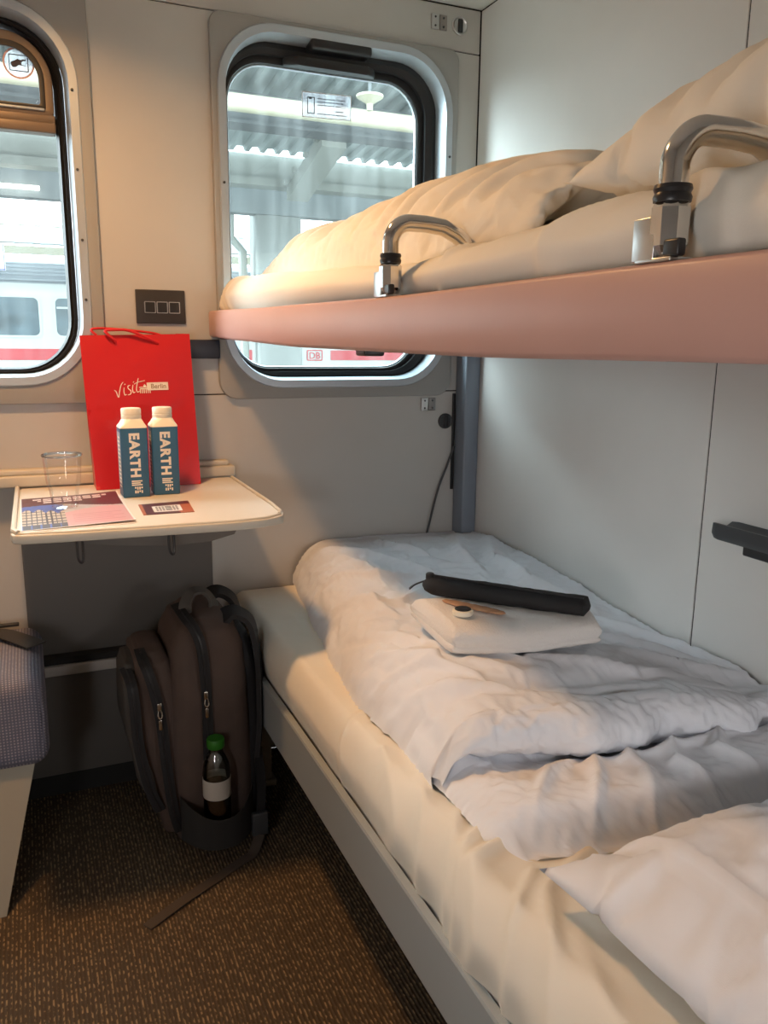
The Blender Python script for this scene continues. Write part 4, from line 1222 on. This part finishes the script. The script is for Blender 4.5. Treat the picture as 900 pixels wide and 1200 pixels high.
# opposite train
tw = mat('train_white', (.34, .355, .34), .35)
tr_red = mat('train_red', (.34, .02, .028), .35)
tgl = mat('train_window', (.06, .085, .10), .2, spec=.35, var=.5, vscale=2.5)
t = empty('passenger_train', (3, 17.5, -1.2), 'white passenger coach with a red stripe on the opposite track', 'train')
TY = 16.0
bm = BM()
xs = (-7.4, 13.5)
sec = [(TY+.10, -.25), (TY+.02, .0), (TY, .3), (TY, 1.9), (TY+.04, 2.12), (TY+.18, 2.26), (TY+.55, 2.50), (TY+1.4, 2.66), (TY+2.3, 2.5), (TY+2.7, 2.2), (TY+2.75, -.25)]
def seg_mesh(bm, x0, x1, sec): loft(bm, [[(x0, y, z) for y, z in sec], [(x1, y, z) for y, z in sec]])
seg_mesh(bm, xs[0], xs[1], sec)
obj('coach_body', bm, tw, t, angle=40)
bm = BM(); box(bm, xs[0], xs[1], TY+.04, TY+2.7, 2.17, 2.20); 
for k in range(4): box(bm, xs[0], xs[1], TY+.16+.11*k, TY+.20+.11*k, 2.27+.066*k, 2.29+.066*k)
loft(bm, [[(x, y, z) for y, z in [(TY+.035, 2.13), (TY+.175, 2.275), (TY+.545, 2.515), (TY+1.4, 2.675), (TY+1.4, 2.65), (TY+.56, 2.48), (TY+.2, 2.25)]] for x in xs])
obj('roof', bm, mat('train_roof', (.16, .18, .20), .6), t, smooth=False)
bm = BM()
for a, b in ((-7.4, 4.25), (5.45, 5.42+.0), (5.75, 13.5)):
    if b > a: box(bm, a, b, TY-.012, TY+.01, .80, 1.0)
obj('red_stripe', bm, tr_red, t, smooth=False)
wins = [(-6.9, -5.9), (-5.6, -4.3), (-4.0, -2.7), (-2.4, -1.1), (-.83, .28), (.56, 1.75), (2.0, 3.2), (6.4, 7.6), (7.9, 9.1), (9.4, 10.6), (10.9, 12.1)]
for a, b in wins:
    bm = BM(); plate(bm, [rr4(a-.035, b+.035, 1.195, 1.915, .11, 5), rr4(a, b, 1.23, 1.88, .09, 5)], TY-.02, TY+.01)
    f = obj('coach_window', bm, mat('window_seal', (.36, .42, .40), .5) if a == -6.9 else bpy.data.materials['window_seal'], t, smooth=False)
    bm = BM(); plate(bm, [rr4(a, b, 1.23, 1.88, .09, 5)], TY-.008, TY+.005); obj('pane', bm, tgl, f, smooth=False)
    if a in (.56,):
        bm = BM(); box(bm, a+.02, b-.02, TY-.018, TY-.006, 1.70, 1.735); obj('transom', bm, tw, f, smooth=False)
bm = BM(); plate(bm, [rr4(4.36, 5.12, -.20, 2.0, .08, 5)], TY-.03, TY+.01); d = obj('door', bm, mat('train_door', (.30, .33, .30), .4), t, smooth=False)
bm = BM(); box(bm, 4.40, 4.52, TY-.05, TY-.028, .1, 1.7); obj('grab_rail', bm, M['dkgrey'], d, smooth=False)
bm = BM(); plate(bm, [rr4(5.24, 5.58, .79, 1.01, .03, 4), rr4(5.263, 5.557, .813, .987, .02, 4)], TY-.016, TY+.005)
text(bm, 'DB', (5.285, TY-.014, .832), (1, 0, 0), (0, 0, 1), .185, .004, .018)
obj('operator_mark', bm, tr_red, t, smooth=False)
bm = BM(); box(bm, xs[0], xs[1], TY+.25, TY+2.5, -.8, -.24); obj('underframe', bm, out_dark, t, smooth=False)
for k in range(4):
    for dz in range(2):
        bm = BM(); lathe(bm, [(.46, 0), (.46, .12), (.30, .13)], (-6.2+k*5.6+dz*2.2, TY+.4, -.74), 24, 'Y'); obj('wheel', bm, out_dark, t)

# ------------------------------------------------------------------ light and camera
w = bpy.data.worlds.new('World'); sc.world = w; w.use_nodes = True
nt = w.node_tree; bg = nt.nodes['Background']
# overcast sky, brighter towards the zenith
tc = nt.nodes.new('ShaderNodeTexCoord'); sx = nt.nodes.new('ShaderNodeSeparateXYZ'); nt.links.new(tc.outputs['Generated'], sx.inputs[0])
mr = nt.nodes.new('ShaderNodeMapRange'); mr.inputs[1].default_value = 0; mr.inputs[2].default_value = 1
mr.inputs[3].default_value = 5.0; mr.inputs[4].default_value = 21.0; nt.links.new(sx.outputs['Z'], mr.inputs[0])
nt.links.new(mr.outputs[0], bg.inputs[1])
cr = nt.nodes.new('ShaderNodeMix'); cr.data_type = 'RGBA'; cr.inputs[6].default_value = (.90, .96, 1.0, 1); cr.inputs[7].default_value = (.74, .88, 1.0, 1)
nt.links.new(sx.outputs['Z'], cr.inputs[0]); nt.links.new(cr.outputs[2], bg.inputs[0])

def area(name, loc, target, size, power, col, spread=180, shape='DISK', sy=None):
    l = bpy.data.lights.new(name, 'AREA'); l.shape = shape; l.size = size; l.energy = power; l.color = col; l.spread = radians(spread)
    if sy: l.size_y = sy
    o = bpy.data.objects.new(name, l); link(o); o.location = loc
    d = Vector(target)-Vector(loc); o.rotation_euler = d.to_track_quat('-Z', 'Y').to_euler()
    return o
sl = bpy.data.lights.new('side_fill', 'SUN'); sl.energy = 10; sl.angle = radians(35); sl.color = (.86, .93, 1.0)  # broad soft light added from the left to lift the right wall
so = link(bpy.data.objects.new('side_fill', sl)); so.rotation_euler = Vector((1, -.42, -.30)).to_track_quat('-Z', 'Y').to_euler()
area('ceiling_light', (-.05, 1.58, CZ-.012), (-.05, 1.58, 0), .13, 10.4, (1, .53, .21), 146)
area('fill_left', (-.78, -.25, .98), (.6, .8, .5), .40, 9.6, (1, .95, .93), 180)  # added soft fill from the unseen left side, whitens the lower bed
area('fill_back', (.95, -.52, 1.12), (.86, -.05, .45), .35, 6.6, (1, .97, .96), 170)  # extra fill added behind the camera for the lower bed

cd = bpy.data.cameras.new('camera'); co = bpy.data.objects.new('camera', cd); link(co)
cd.sensor_fit = 'VERTICAL'; cd.sensor_height = 24; cd.lens = 951.8/1200*24; cd.clip_start = .02; cd.clip_end = 200
yaw, pit, rol = radians(23.594), radians(-11.926), radians(.630)
f = Vector((sin(yaw)*cos(pit), cos(yaw)*cos(pit), sin(pit)))
rt = Vector((cos(yaw), -sin(yaw), 0)); up = rt.cross(f)
r2 = cos(rol)*rt+sin(rol)*up; u2 = -sin(rol)*rt+cos(rol)*up
co.matrix_world = Matrix(((r2.x, u2.x, -f.x, 0), (r2.y, u2.y, -f.y, 0), (r2.z, u2.z, -f.z, CAM_H), (0, 0, 0, 1)))
sc.camera = co
sc.view_settings.view_transform = 'Standard'; sc.view_settings.look = 'None'; sc.view_settings.gamma = 1
sc.view_settings.use_curve_mapping = False; sc.view_settings.exposure = 0.24
sc.cycles.max_bounces = 10; sc.cycles.transparent_max_bounces = 24; sc.cycles.diffuse_bounces = 5
sc.cycles.sample_clamp_indirect = 6; sc.cycles.caustics_reflective = False; sc.cycles.caustics_refractive = False
